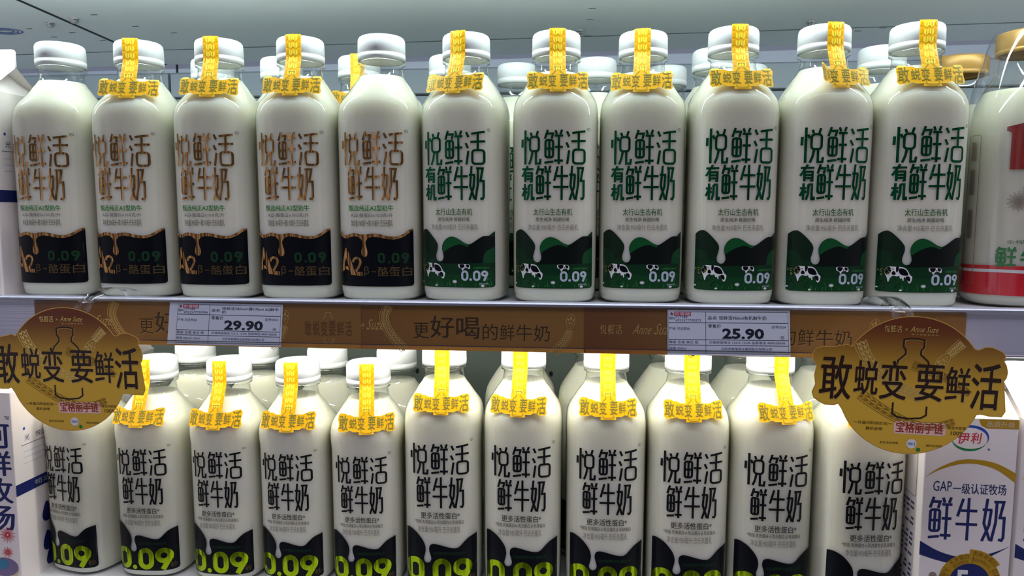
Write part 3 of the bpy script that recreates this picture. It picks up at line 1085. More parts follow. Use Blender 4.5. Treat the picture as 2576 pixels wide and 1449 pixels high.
def label_black(face, vol):
    b = MB()
    brand_rows(b, face, 'letter_black', False, (.1214, .1515), (.0876, .1186))
    t0, t1, t2 = face.layer(.00012), face.layer(.00022), face.layer(.00030)
    b.flat(text('更多活性蛋白*', -.0190, .0190, .0768, .0833, .02), t1, 'dark_grey_ink', DX)
    b.flat(text('*特指 乳铁蛋白·α-乳白蛋白·β-乳球蛋白', -.0252, .0226, .0711, .0754, .01), t1, 'dark_grey_ink', DX)
    b.flat(text('净含量:%s毫升 巴氏杀菌乳' % vol, -.0222, .0196, .0628, .0692), t1, 'grey_ink', DX)
    s = .0001168
    X = lambda p: (p - 862.5) * s
    Z = lambda q: .0645 - (q - 1128) * .0001192
    A = lambda pts: [(X(p), Z(q)) for p, q in pts]
    T = spline(A([(567, 1128), (600, 1120), (650, 1142), (690, 1180), (720, 1222), (735, 1262), (737, 1300), (728, 1340), (722, 1368), (732, 1392), (752, 1400), (774, 1392), (785, 1366), (778, 1330), (768, 1296), (770, 1262), (785, 1243), (815, 1238),
                   (870, 1250), (930, 1266), (985, 1273), (1020, 1262), (1060, 1222), (1100, 1190), (1158, 1170)]), 4)
    T[0] = (-PW, T[0][1]); T[-1] = (PW, T[-1][1])
    zb, r = .0098, .0026
    bot = [(PW, zb + r), (PW - .0007, zb + .0007), (PW - r, zb), (-PW + r, zb), (-PW + .0007, zb + .0007), (-PW, zb + r)]
    b.flat(poly(T + bot), t0, 'black_ink', DX)
    b.flat(text('INF超瞬时杀菌技术', -.0070, .0242, .0403, .0436), t1, 'dim_green_ink', DX)
    z0, z1 = .0112, .0368
    for ch, xa, xb in (('0', -.0340, -.0160), ('0', -.0078, .0104), ('9', .0122, .0304)):
        b.flat(digit(ch, xa, xb, z0, z1, .0056), t1, 'lime_foil', .002)
    b.flat(poly(ellipse(-.0122, .0138, .0026, .0026, 16)), t1, 'lime_foil', DX)
    b.flat(text('秒', .0274, .0330, .0125, .0190), t1, 'dim_gold_ink', DX)
    return b


# ------------------------------------------------------------------ yellow tamper seal
def seal_mesh(H, fold=False, drop=0.0):
    zc = H - .245
    R1 = .0366 + drop * .42
    b = MB()
    U = lambda p: (p - 1630) * .0001199
    V = lambda q: .2065 - drop - (q - 548) * .0001183
    top_len = .003                         # part lying on the cap

    def make(off):
        def fn(x, v):
            if v >= .2440:                 # over the top of the cap
                e = v - .2440
                r = .0221 - max(e - .0012, 0)
                z = .2440 + min(e, .0012) + .0003
                y = -math.sqrt(max(r * r - x * x * min(1, 1 - e / .02), 1e-8)) if e < .004 else -(r - .2 * x * x / .0221)
                return (x, y - off * .5, z + zc + off)
            if v >= .2238:
                r = .0227
                return (x, -math.sqrt(r * r - x * x) - off, v + zc)
            t = (.2238 - v) / (.2238 - .1865 + drop)
            r = .0227 + (R1 - .0227) * t
            k = 22.0 * (1 - min(t * 2.0, 1)) + 5.0
            y = -(r - k * x * x)
            if fold and x < -.0085:        # the left wing has come loose and bends out towards the front
                e = -.0085 - x
                return (-.0085 - e * .62, y - e * .75 - off, v + zc + e * .10)
            return (x, y - off, v + zc)
        return fn

    f0, f1, f2 = make(0.0), make(.00018), make(.00030)
    hw = .0072
    # strip
    n = 26
    zb = .1876 - drop
    zs = [zb + (.2440 + top_len - zb) * i / n for i in range(n + 1)]
    for i in range(n):
        for j in range(6):
            xa, xb = -hw + 2 * hw * j / 6, -hw + 2 * hw * (j + 1) / 6
            b.add([f0(xa, zs[i]), f0(xb, zs[i]), f0(xb, zs[i + 1]), f0(xa, zs[i + 1])], [(0, 1, 2, 3)], 'seal_yellow')
    # banner
    out = [(1403, 592), (1408, 562), (1425, 548), (1465, 549), (1478, 560), (1505, 560), (1530, 572), (1570, 574), (1690, 570), (1745, 572), (1780, 562), (1800, 552), (1845, 550), (1857, 575), (1850, 610), (1850, 640), (1857, 675), (1846, 690),
           (1800, 690), (1785, 678), (1755, 672), (1735, 685), (1690, 685), (1570, 685), (1525, 686), (1500, 674), (1468, 684), (1418, 690), (1403, 672), (1410, 630)]
    bp = [(U(p), V(q)) for p, q in out]
    b.flat(poly(bp), make(.00006), 'seal_yellow', .003)
    b.flat(stroke(bp, .0003, True), f1, 'seal_light', .003)
    # woven pattern on the strip
    zt = .2445
    while zt > .2105 - drop:
        h = .0058
        for k in range(4):
            x0 = -.0042 + k * .0021
            up = (k % 2 == 0)
            a, c = (zt, zt - .0018) if up else (zt - .0018, zt)
            b.flat(poly([(x0 + .0002, a), (x0 + .0019, c), (x0 + .0019, c - h + .0014), (x0 + .0002, a - h + .0014)]), f1, 'seal_light', .003)
        b.flat(stroke([(-.0044, zt + .0004), (-.0021, zt - .0022), (0, zt + .0004), (.0021, zt - .0022), (.0044, zt + .0004)], .0004), f1, 'seal_line')
        for s in (-1, 1):
            b.flat(rect(s * .0058 - .0008, s * .0058 + .0008, zt - h + .0012, zt - .0006), f1, 'seal_line')
        zt -= h + .0006
    # bottle outline drawing and lettering
    O = lambda pts: [(U(p), V(q)) for p, q in pts]
    b.flat(stroke(O([(1585, 590), (1588, 572), (1612, 550), (1612, 528), (1606, 520), (1606, 514), (1654, 514), (1654, 520), (1648, 528), (1648, 550), (1672, 572), (1675, 590)]), .00042), f2, 'seal_foil')
    b.flat(stroke(O([(1588, 662), (1588, 690), (1600, 698), (1660, 698), (1672, 690), (1672, 662)]), .00042), f2, 'seal_foil')
    for ch, xa, xb, ya, yb in (('敢', 1412, 1482, 560, 676), ('蜕', 1494, 1552, 580, 660), ('变', 1560, 1618, 574, 668), ('要', 1644, 1702, 574, 668), ('鲜', 1712, 1768, 578, 662), ('活', 1778, 1846, 556, 682)):
        b.flat(text(ch, U(xa), U(xb), V(yb), V(ya), .008), f2, 'seal_foil', .003)
    return b


PROTO = {}
P780 = prof780()


def proto(kind):
    """kind: (style, seal)"""
    if kind in PROTO:
        return copy_tree(PROTO[kind])
    style, seal = kind
    small = style == 'black780'
    H, prof, s = (.245 - DH, P780, .9) if small else (.245, PROF950, 1.0)
    root = empty('milk_bottle')
    bottle_parts(root, H, prof)
    face = Face(prof, s)
    lb = {'copper': label_copper, 'green': label_green, 'black950': lambda f: label_black(f, '950'), 'black780': lambda f: label_black(f, '780')}[style](face)
    lb.build('printed_label', root)
    if seal:
        seal_mesh(H, seal == 'fold', .0075 if style.startswith('black') else 0.0).build('seal_sticker', root)
    PROTO[kind] = root
    return root


def share(kind, src):
    """a bottle like src (same meshes) with or without the seal"""
    return proto(kind)


def place(kind, x, y, z, deg, label, group, seal_deg=None):
    o = proto(kind)
    o.location = (x, y, z)
    o.rotation_euler = (0, 0, math.radians(deg))
    tag(o, label, 'milk bottle', group)
    for c in o.children:
        if c.name.startswith('seal_sticker') and seal_deg is not None:
            c.rotation_euler = (0, 0, math.radians(seal_deg - deg))
    return o


ord_ = ['first', 'second', 'third', 'fourth', 'fifth', 'sixth', 'seventh']
AX = .0385
# upper shelf, front row
G1 = 'copper lettered milk bottles in the front row of the upper shelf'
for i, (x, sl, dg, sd) in enumerate(((-.4425, None, 0, 0), (-.3612, 's', 0, 12), (-.2797, 's', 0, 7), (-.1988, 's', 0, 4), (-.1201, None, 0, 0))):
    lab = ['copper lettered milk bottle without yellow seal, beside the upper white carton', 'copper lettered milk bottle with yellow seal, second from the white carton on the upper shelf',
           'copper lettered milk bottle with yellow seal, third from the white carton on the upper shelf', 'copper lettered milk bottle with yellow seal, fourth from the white carton on the upper shelf',
           'copper lettered milk bottle without yellow seal, beside the first green lettered bottle'][i]
    place(('copper', sl), x, AX, 0, dg, lab, G1, sd)
G2 = 'green lettered milk bottles in the front row of the upper shelf'
for i, (x, dg, sd) in enumerate(((-.0396, -8, -12), (.0441, 0, 5), (.1235, 0, -6), (.2029, 3, 4), (.2816, 4, 8), (.3602, 0, 0))):
    lab = ['green lettered organic milk bottle with yellow seal, beside the last copper lettered bottle', 'green lettered organic milk bottle with yellow seal, second from the copper lettered bottles',
           'green lettered milk bottle with yellow seal, third from the copper lettered bottles, slightly back', 'green lettered organic milk bottle with yellow seal, fourth from the copper lettered bottles',
           'green lettered organic milk bottle whose yellow seal has one wing bent loose', 'green lettered organic milk bottle with yellow seal, beside the gold capped jugs'][i]
    place(('green', 'fold' if i == 4 else 's'), x, AX + (.008 if i == 2 else 0), 0, dg, lab, G2, sd)
# upper shelf, back rows
G3 = 'milk bottles standing behind the front row of the upper shelf'
for x, y, k, lab in ((-.3306, .1235, ('copper', None), 'milk bottle behind and between the second and third copper lettered bottles'),
                     (-.2532, .1235, ('copper', None), 'milk bottle behind and between the third and fourth copper lettered bottles, cap without seal'),
                     (-.1679, .1235, ('copper', 's'), 'milk bottle with yellow seal behind the fourth and fifth copper lettered bottles'),
                     (-.0715, .1289, ('green', None), 'milk bottle behind the gap between the last copper and first green lettered bottles'),
                     (-.0045, .1765, ('green', None), 'milk bottle far back between the first and second green lettered bottles'),
                     (.0820, .1561, ('green', None), 'milk bottle behind and between the second and third green lettered bottles'),
                     (.1620, .2040, ('green', None), 'milk bottle far back behind the third green lettered bottle'),
                     (.2005, .1210, ('green', None), 'milk bottle close behind the fourth green lettered bottle'),
                     (.2500, .2050, ('green', None), 'milk bottle far back between the fourth and fifth green lettered bottles'),
                     (.3640, .1250, ('green', None), 'milk bottle behind and between the fifth and sixth green lettered bottles')):
    place(k, x, y, 0, 0, lab, G3)
# lower shelf, front row
G4 = 'small black lettered milk bottles in the front row of the lower shelf'
for i, (x, dg, sd) in enumerate(((-.4490, -13, 0), (-.3718, 2, 0), (-.2910, 0, 0), (-.2180, 0, 3), (-.1442, 2, 12))):
    lab = ['small black lettered milk bottle beside the left cartons, top hidden by round gold sign', 'small black lettered milk bottle with yellow seal, right beside the left round gold sign',
           'small black lettered milk bottle with yellow seal, third from the left cartons', 'small black lettered milk bottle with yellow seal, fourth from the left cartons',
           'small black lettered milk bottle with yellow seal, the last small one before the taller bottles'][i]
    place(('black780', 's'), x, .0580, ZL, dg, lab, G4, sd)
G5 = 'tall black lettered milk bottles in the front row of the lower shelf'
for i, (x, dg, sd) in enumerate(((-.0668, 3, 5), (.0130, 2, -4), (.0945, 2, 2), (.1733, 2, 2), (.2510, 1, 14), (.3290, 6, 10))):
    lab = ['tall black lettered milk bottle with yellow seal, the first beside the small ones', 'tall black lettered milk bottle with yellow seal, second from the small ones',
           'tall black lettered milk bottle with yellow seal, third from the small ones', 'tall black lettered milk bottle with yellow seal, under the 25.90 price tag',
           'tall black lettered milk bottle with yellow seal, beside the right round gold sign', 'tall black lettered milk bottle behind the right round gold sign, beside the golden arc carton'][i]
    place(('black950', 's'), x, .0500 if i == 5 else .0610, ZL, dg, lab, G5, sd)
G6 = 'milk bottles standing behind the front row of the lower shelf'
for x, y, k, lab in ((-.3780, .1500, 'black780', 'small milk bottle behind the second small black lettered bottle, cap under the rail'), (-.3020, .1520, 'black780', 'small milk bottle behind the third small black lettered bottle, cap under the 29.90 tag'),
                     (-.2140, .1340, 'black780', 'small milk bottle behind the fourth small black lettered bottle'), (-.1355, .1370, 'black780', 'small milk bottle behind the fifth small black lettered bottle, before the perforated wall')):
    place((k, None), x, y, ZL, 0, lab, G6)
for x, lab in ((.0030, 'tall milk bottle behind the second tall black lettered bottle beside bare grey wall'), (.0835, 'tall milk bottle behind and between the second and third tall black lettered bottles'),
               (.1640, 'tall milk bottle behind and between the third and fourth tall black lettered bottles'), (.2440, 'tall milk bottle behind and between the fourth and fifth tall black lettered bottles'),
               (.3240, 'tall milk bottle behind the right round gold sign in the second row')):
    place(('black950', None), x, .1430, ZL, 0, lab, G6)


# ------------------------------------------------------------------ gable-top cartons
def carton(name_label, x, y, z, deco, w=.076, d=.070, h=.1965, group=None):
    """front faces -y; origin at the front right bottom corner for deco coordinates"""
    root = empty('milk_carton', (x, y, z))
    tag(root, name_label, 'milk carton', group)
    b = MB()
    hw, hf, ft = w / 2, .2225, .2405
    r = .0012
    ring = lambda zz, e: [(-hw + e, e, zz), (hw - e, e, zz), (hw - e, d - e, zz), (-hw + e, d - e, zz)]
    # rounded upright edges
    def rr(zz, e=0.0):
        o = []
        for cx, cy, a in ((hw - r, d - r, 0), (-hw + r, d - r, 90), (-hw + r, r, 180), (hw - r, r, 270)):
            for i in range(4):
                t = math.radians(a + 30 * i)
                o.append((cx + (r - e) * math.cos(t), cy + (r - e) * math.sin(t), zz))
        return o
    b.rings([rr(0), rr(h)], 'carton_white', True, False, True)
    # gable roof: front and back slopes, folded side triangles
    fl, fr = (-hw + .003, d / 2, hf), (hw - .003, d / 2, hf)
    a, c, e, g = (-hw, 0, h), (hw, 0, h), (hw, d, h), (-hw, d, h)
    v = [a, c, e, g, (-hw, d / 2 - .0008, hf), (hw, d / 2 - .0008, hf), (hw, d / 2 + .0008, hf), (-hw, d / 2 + .0008, hf), (hw - .016, d / 2, hf - .002), (-hw + .016, d / 2, hf - .002)]
    b.add(v, [(0, 1, 5, 4), (2, 3, 7, 6), (1, 2, 8), (1, 8, 5), (2, 6, 8), (3, 0, 9), (0, 4, 9), (3, 9, 7)], 'carton_white')
    # sealed fin
    fin = rbox(-hw, hw, hf - .001, ft, .003, 3)
    for yy, flip in ((d / 2 - .0010, False), (d / 2 + .0010, True)):
        b.flat([t if not flip else (t[0], t[2], t[1]) for t in poly(fin)], lambda p, q, yy=yy: (p, yy, q), 'carton_white')
    vv = [(p, d / 2 - .0010, q) for p, q in fin] + [(p, d / 2 + .0010, q) for p, q in fin]
    n = len(fin)
    b.add(vv, [(i, (i + 1) % n, (i + 1) % n + n, i + n) for i in range(n)], 'carton_white')
    b.build('carton_body', root)
    p = MB()
    deco(p, hw, d, h, hf)
    p.build('printed_design', root)
    return root


def burst(p, cx, cz, R, fn, m, n=24, w=.0005, r0=.15):
    for k in range(n):
        a = 2 * math.pi * k / n
        rr = R * (1.0 if k % 2 else .8)
        p.flat(stroke([(cx + R * r0 * math.cos(a), cz + R * r0 * math.sin(a)), (cx + rr * math.cos(a), cz + rr * math.sin(a))], w), fn, m)
    p.flat(stroke(ellipse(cx, cz, R * r0, R * r0, 10), w, True), fn, m)


def deco_blue(p, hw, d, h, hf):
    fr = lambda u, v: (hw + u, -.00015, v)            # front, u measured from the right edge
    sd = lambda u, v: (hw + .00015, u, v)             # right side, u = depth
    sd2 = lambda u, v: (hw + .00028, u, v)
    p.flat(text('™', -.0075, -.0030, .1700, .1735), fr, 'navy_ink')
    for ch, z in (('河', .1440), ('鲜', .1160), ('牧', .0880), ('场', .0600)):
        p.flat(text(ch, -.0330, -.0040, z - .003, z + .0225, .025), fr, 'navy_ink')
    burst(p, -.0125, .0520, .0085, fr, 'red_ink', 26)
    burst(p, -.0135, .0340, .0060, fr, 'red_ink', 20)
    p.flat(poly(ellipse(-.0180, .0165, .0155, .0120, 24)), fr, 'tan_ink')
    p.flat(poly(ellipse(-.0180, .0185, .0150, .0098, 24)), lambda u, v: (hw + u, -.00025, v), 'violet_ink')
    p.flat(poly(ellipse(-.0215, .0215, .0080, .0055, 18)), lambda u, v: (hw + u, -.00035, v), 'teal_ink')
    p.flat(text('研', -.0130, -.0040, -.0005 + .001, .0075 - .001), lambda u, v: (hw + u, -.00045, v), 'navy_ink')
    # side: band, badge, bullet lines
    p.flat(rect(-.0002, d, .0915, .1030), sd, 'navy_ink')
    p.flat(text('苟求', .0240, .0470, .0945, .1000), sd2, 'pale_ink')
    p.flat(rect(.010, .060, .1400, .1405), sd, 'navy_ink')
    p.flat(text('光', .0150, .0215, .1440, .1500), sd, 'navy_ink')
    p.flat(poly(ellipse(.0150, .1568, .0015, .0015, 10)), sd, 'blue_ink')
    p.flat(text('悦活', .0300, .0440, .1445, .1500), sd, 'navy_ink')
    for k in range(3):
        p.flat(rect(.012, .055 - .006 * k, .1330 - .006 * k, .1335 - .006 * k), sd, 'pale_ink')
    cu, cz, R = .0500, .1820, .0120
    pts = [(cu + (R if k % 2 else R * .86) * math.cos(math.pi * k / 24), cz + (R if k % 2 else R * .86) * math.sin(math.pi * k / 24)) for k in range(48)]
    p.flat(poly(pts), sd, 'blue_ink')
    p.flat(poly(ellipse(cu, cz, R * .66, R * .66, 24)), sd2, 'carton_white')
    p.flat(poly(ellipse(cu, cz - .002, R * .32, R * .26, 14)), lambda u, v: (hw + .0004, u, v), 'blue_ink')
    for u, z, s in ((.0390, .0600, .0085), (.0380, .0290, .0085), (.0400, .0030 + .008, .0070)):
        p.flat(poly(spline([(u, z + s * 1.5), (u + s * .8, z), (u + s * .5, z - s * .9), (u - s * .5, z - s * .9), (u - s * .8, z)], 4, True)), sd, 'navy_ink')


def deco_gold(p, hw, d, h, hf):
    fr = lambda u, v: (u, -.00015, v)
    f2 = lambda u, v: (u, -.00028, v)
    f3 = lambda u, v: (u, -.00040, v)
    f4 = lambda u, v: (u, -.00052, v)
    # golden arc
    up = spline([(-.0372, .1425), (-.026, .1515), (-.010, .1590), (.005, .1602), (.022, .1570), (.0378, .1490)], 6)
    lo = spline([(-.0372, .1425), (-.026, .1495), (-.010, .1553), (.005, .1562), (.022, .1515), (.0378, .1405)], 6)
    p.flat(poly(up + lo[::-1][:-1]), fr, 'gold_ink')
    p.flat(text('GAP', -.0295, -.0140, .1308, .1400), fr, 'navy_ink')
    p.flat(text('一级认证牧场', -.0130, .0310, .1290, .1385, .012), fr, 'navy_ink')
    for ch, xa, xb in (('鲜', -.0320, -.0125), ('牛', -.0090, .0090), ('奶', .0128, .0310)):
        p.flat(logo(ch, xa, xb, .0870, .1255, .0024), fr, 'navy_ink')
    # navy swoosh
    p.flat(poly(spline([(-.0378, .0850), (-.020, .0755), (.0, .0715), (.020, .0755), (.0370, .0830)], 6) + spline([(.0370, .0830), (.020, .0725), (.0, .0645), (-.020, .0672), (-.0378, .0725)], 6)[1:]), fr, 'navy_ink')
    # round badge
    cx, cz = .0055, .0490
    p.flat(poly(ellipse(cx, cz, .0262, .0262, 48)), f2, 'gold_ink')
    p.flat(poly(ellipse(cx, cz, .0262, .0262, 16, math.radians(35), math.radians(92)) + ellipse(cx, cz, .0300, .0300, 16, math.radians(35), math.radians(92))[::-1]), f2, 'gold_ink')
    p.flat(poly(ellipse(cx, cz, .0170, .0170, 40)), f3, 'navy_ink')
    p.flat(text('5', cx - .0115, cx - .0010, cz - .0090, cz + .0110, .03), f4, 'white_ink')
    p.flat(text('种', cx + .0010, cx + .0075, cz - .0060, cz + .0015), f4, 'white_ink')
    p.flat(stroke(rbox(cx - .0002, cx + .0110, cz - .0075, cz + .0030, .0045), .0004, True), f4, 'white_ink')

    def ring_text(s, a_mid, R, hgt, step, flip=False):
        n = len(s)
        for i, ch in enumerate(s):
            a = math.radians(a_mid + (n - 1) / 2 * step - i * step)
            tr = text(ch, -hgt / 2 * (.9 if ord(ch) > 255 else .55), hgt / 2 * (.9 if ord(ch) > 255 else .55), -hgt / 2, hgt / 2, .01)
            th = a - math.pi / 2
            rt = lambda u, v: (cx + R * math.cos(a) + u * math.cos(th) - v * math.sin(th), cz + R * math.sin(a) + u * math.sin(th) + v * math.cos(th))
            p.flat(xf(tr, rt), f3, 'gold_dark_ink')
    ring_text('乳铁蛋白', 115, .0236, .0042, 11)
    ring_text('≥50mg/L', 115, .0192, .0030, 6)
    ring_text('免疫球蛋白', 62, .0268, .0044, 10)
    ring_text('≥200mg/L', 62, .0215, .0030, 6)
    ring_text('β-乳球蛋白', 182, .0232, .0042, 10)
    ring_text('≥3000mg/L', 182, .0192, .0028, 5.5)
    ring_text('α-乳白蛋白', 2, .0232, .0042, 10)
    for a in (85, 150, 32):
        t = math.radians(a)
        p.flat(stroke([(cx + .0180 * math.cos(t), cz + .0180 * math.sin(t)), (cx + .0255 * math.cos(t), cz + .0255 * math.sin(t))], .0004), f3, 'gold_dark_ink')
    # molecule mark
    p.flat(poly(ellipse(-.0255, .0535, .0034, .0034, 16)), fr, 'taupe_ink')
    p.flat(poly(ellipse(-.0325, .0480, .0022, .0022, 14)), fr, 'taupe_ink')
    p.flat(stroke([(-.0255, .0535), (-.0325, .0480)], .0012), fr, 'taupe_ink')
    # maker's mark: red character in a blue and green swoosh
    lx, lz = -.0005, .1795
    p.flat(text('伊', lx - .0115, lx - .0020, lz - .0055, lz + .0045, .02, 2, .1), fr, 'red_ink')
    p.flat(text('利', lx - .0005, lx + .0075, lz - .0050, lz + .0045, .02, 2, .1), fr, 'red_ink')
    p.flat(stroke(ellipse(lx - .001, lz - .0005, .0150, .0105, 20, math.radians(-25), math.radians(150)), .0022, False, lambda q: math.sin(math.pi * min(max(q, .04), .96)) + .05), fr, 'blue_ink')
    p.flat(stroke(ellipse(lx - .001, lz - .0005, .0150, .0105, 20, math.radians(190), math.radians(330)), .0020, False, lambda q: math.sin(math.pi * min(max(q, .04), .96)) + .05), fr, 'green_ink')
    p.flat(poly(ellipse(lx + .0150, lz - .0100, .0010, .0010, 10)), fr, 'teal_ink')
    # gold flag at the top right corner
    p.flat(poly([(.0378, .1960), (.0378, .1880), (.0120, .1880), (.0070, .1905), (.0050, .1960)]), fr, 'gold_ink')
    p.flat(text('品质升级', .0115, .0345, .1893, .1945, .015), f2, 'tan_ink')
    # roof: blue words and gold ribbon
    roof = lambda u, v: (u, v * (d / 2) - .0001, h + v * (hf - h) + .0002)
    p.flat(text('生牛乳 特含5种营养', -.030, .0120, .42, .56, .012), roof, 'blue_ink')
    p.flat(poly([(.012, .98), (.020, .98), (.036, .10), (.028, .10)]), roof, 'tan_ink')
    fin = lambda u, v: (u, d / 2 - .0013, v)
    p.flat(rect(.010, .034, .2250, .2390), fin, 'pale_ink')
    p.flat(text('上市', .0125, .0225, .2325, .2375), lambda u, v: (u, d / 2 - .0016, v), 'tag_soft_ink')
    p.flat(text('生产', .0125, .0225, .2262, .2312), lambda u, v: (u, d / 2 - .0016, v), 'tag_soft_ink')
    # sides: nutrition table outlines
    for sgn in (1, -1):
        sd = lambda u, v, s=sgn: (s * (hw + .00015), u, v)
        tr = stroke(rbox(.012, .060, .120, .176, .003), .0005, True)
        rnd = random.Random(5)
        for k in range(22):
            z = .112 - .0048 * k
            if k % 6 != 5:
                for g in range(5):
                    y = .014 + .009 * g
                    if rnd.random() < .8:
                        tr += rect(y, y + rnd.uniform(.004, .0075), z, z + .0022)
        p.flat(tr if sgn > 0 else [(t[0], t[2], t[1]) for t in tr], sd, 'tag_soft_ink')


carton('white gable-top carton with navy band beside the copper lettered bottles on the upper shelf', -.524, -.002, 0.0, deco_blue)
carton('white gable-top carton with navy characters and red fireworks, at the lower left front', -.524, -.002, ZL, deco_blue)
carton('white gable-top carton deep in the lower left row, its blue badge showing under the rail', -.524, .172, ZL, deco_blue)
carton('white gable-top carton between the front one and the deep one in the lower left row', -.524, .085, ZL, deco_blue)
carton('white gable-top carton with golden arc and navy characters at the lower right', .4075, 0.0, ZL, deco_gold)
carton('white gable-top carton at the lower right edge beyond the golden arc carton', .4880, .002, ZL, deco_gold)


# ------------------------------------------------------------------ gold capped jugs
def jug(x, y, label, film=True, rz=0.0):
    root = empty('milk_jug', (x, y, 0), rz)
    tag(root, label, 'milk jug', 'gold capped milk jugs on the upper shelf')
    prof = [(0.002, .030), (0, .036), (.002, .0420), (.008, .0455), (.03, .0465), (.09, .0472), (.135, .0475), (.152, .0470), (.166, .0450), (.178, .0415), (.189, .0365), (.198, .0310), (.205, .0275), (.212, .0262), (.218, .0258), (.236, .0256)]
    b = MB()
    b.rings([sq_ring(r, 2.9 if z < .15 else max(2.0, 2.9 - (z - .15) * 18), z) for z, r in prof], 'clear_plastic', True, False)
    b.build('bottle_shell', root)
    b = MB()
    inn = [(z + .001 * (z < .003), r - .0007) for z, r in prof if z < .193]
    b.rings([sq_ring(r, 2.9 if z < .15 else max(2.0, 2.9 - (z - .15) * 18), z) for z, r in inn], 'milk', True, True)
    b.build('milk', root)
    b = MB()
    seg = 160
    R = []
    for z, r, rib in ((.2215, .0262, 0), (.2215, .0282, 0), (.2245, .0283, 0), (.2250, .0278, 0), (.2256, .0283, 1), (.2385, .0281, 1), (.2398, .0274, 0), (.2404, .0255, 0)):
        R.append([((r - (.0004 if rib and j % 2 else 0)) * math.cos(2 * math.pi * j / seg), (r - (.0004 if rib and j % 2 else 0)) * math.sin(2 * math.pi * j / seg), z) for j in range(seg)])
    b.rings(R, 'cap_gold', False, True, True)
    b.build('cap', root)['label'] = 'gold ribbed screw cap'

    def face(off):
        def fn(u, v):
            a = .0465 + .0010 * min(max((v - .03) / .105, 0), 1)
            c = min(abs(u / a), .999)
            yy = -a * (1 - c ** 2.9) ** (1 / 2.9)
            nx, ny = math.copysign(c ** 1.9, u), -abs(yy / a) ** 1.9
            l = math.hypot(nx, ny)
            return (u + nx / l * off, yy + ny / l * off, v)
        return fn
    p = MB()
    f0, f1, f2 = face(.0002), face(.0003), face(.0004)
    wav = lambda u: .0040 * math.cos((u + .02) * 28) * .6
    xs = [-.0462 + .0924 * i / 36 for i in range(37)]
    def band(z0, z1, m, fn, wv0, wv1):
        for a, c in zip(xs, xs[1:]):
            q = [(a, z0 + wv0 * wav(a)), (c, z0 + wv0 * wav(c)), (c, z1 + wv1 * wav(c)), (a, z1 + wv1 * wav(a))]
            p.flat([(q[0], q[1], q[2]), (q[0], q[2], q[3])], fn, m)
    band(.0110, .0345, 'red_band', f0, 0.0, 1.0)
    band(.0285, .0312, 'white_ink', f1, 1.0, 1.0)
    # hanging red tag print, firework flowers, lettering
    p.flat(poly([(-.018, .119), (.018, .119), (.018, .153), (.012, .157), (.004, .160), (0, .164), (-.004, .160), (-.012, .157), (-.0215, .155), (-.0215, .1515), (-.018, .150)]), f0, 'maroon_ink', .003)
    p.flat(text('年\n年\n有\n鲜', -.009, -.001, .123, .155), f1, 'red_ink', .003)
    for cx, cz, R in ((-.010, .092, .0085), (-.002, .106 - .004, .0060), (.012, .084, .0075)):
        burst(p, cx, cz, R, f0, 'taupe_ink', 28, .0005, .12)
    p.flat(poly(ellipse(-.001, .074, .0040, .0030, 14)), f0, 'tan_ink', .003)
    p.flat(text('全程鲜牛奶', -.017, .016, .0560, .0590), f0, 'deep_green_ink', .003)
    for ch, xa in (('鲜', -.0240), ('牛', -.0060), ('奶', .0110)):
        p.flat(logo(ch, xa, xa + .0150, .0360, .0530, .0018), f0, 'green_ink', .003)
    # back-print outline seen at the left side
    p.flat(stroke(rbox(-.0452, -.0385, .020, .150, .002), .0004, True), f1, 'taupe_ink', .002)
    for za, zb in ((.128, .144), (.098, .120), (.060, .085)):
        p.flat(rect(-.0440, -.0415, za, zb), f0, 'taupe_ink', .002)
    p.build('printed_label', root)
    if film:
        b = MB()
        b.rings([sq_ring(r, 2.6, z, 48) for z, r in ((.010, .0484), (.080, .0489), (.150, .0489), (.170, .0478), (.190, .0440), (.215, .0385), (.236, .0320), (.243, .0285))], 'film')
        b.build('shrink_film', root)['label'] = 'clear shrink film'
    return root


jug(.4640, .052, 'large milk jug with gold cap and red band, ending the upper shelf row', True, math.radians(-20))
jug(.4520, .160, 'milk jug with gold cap half hidden behind the front jug', False)


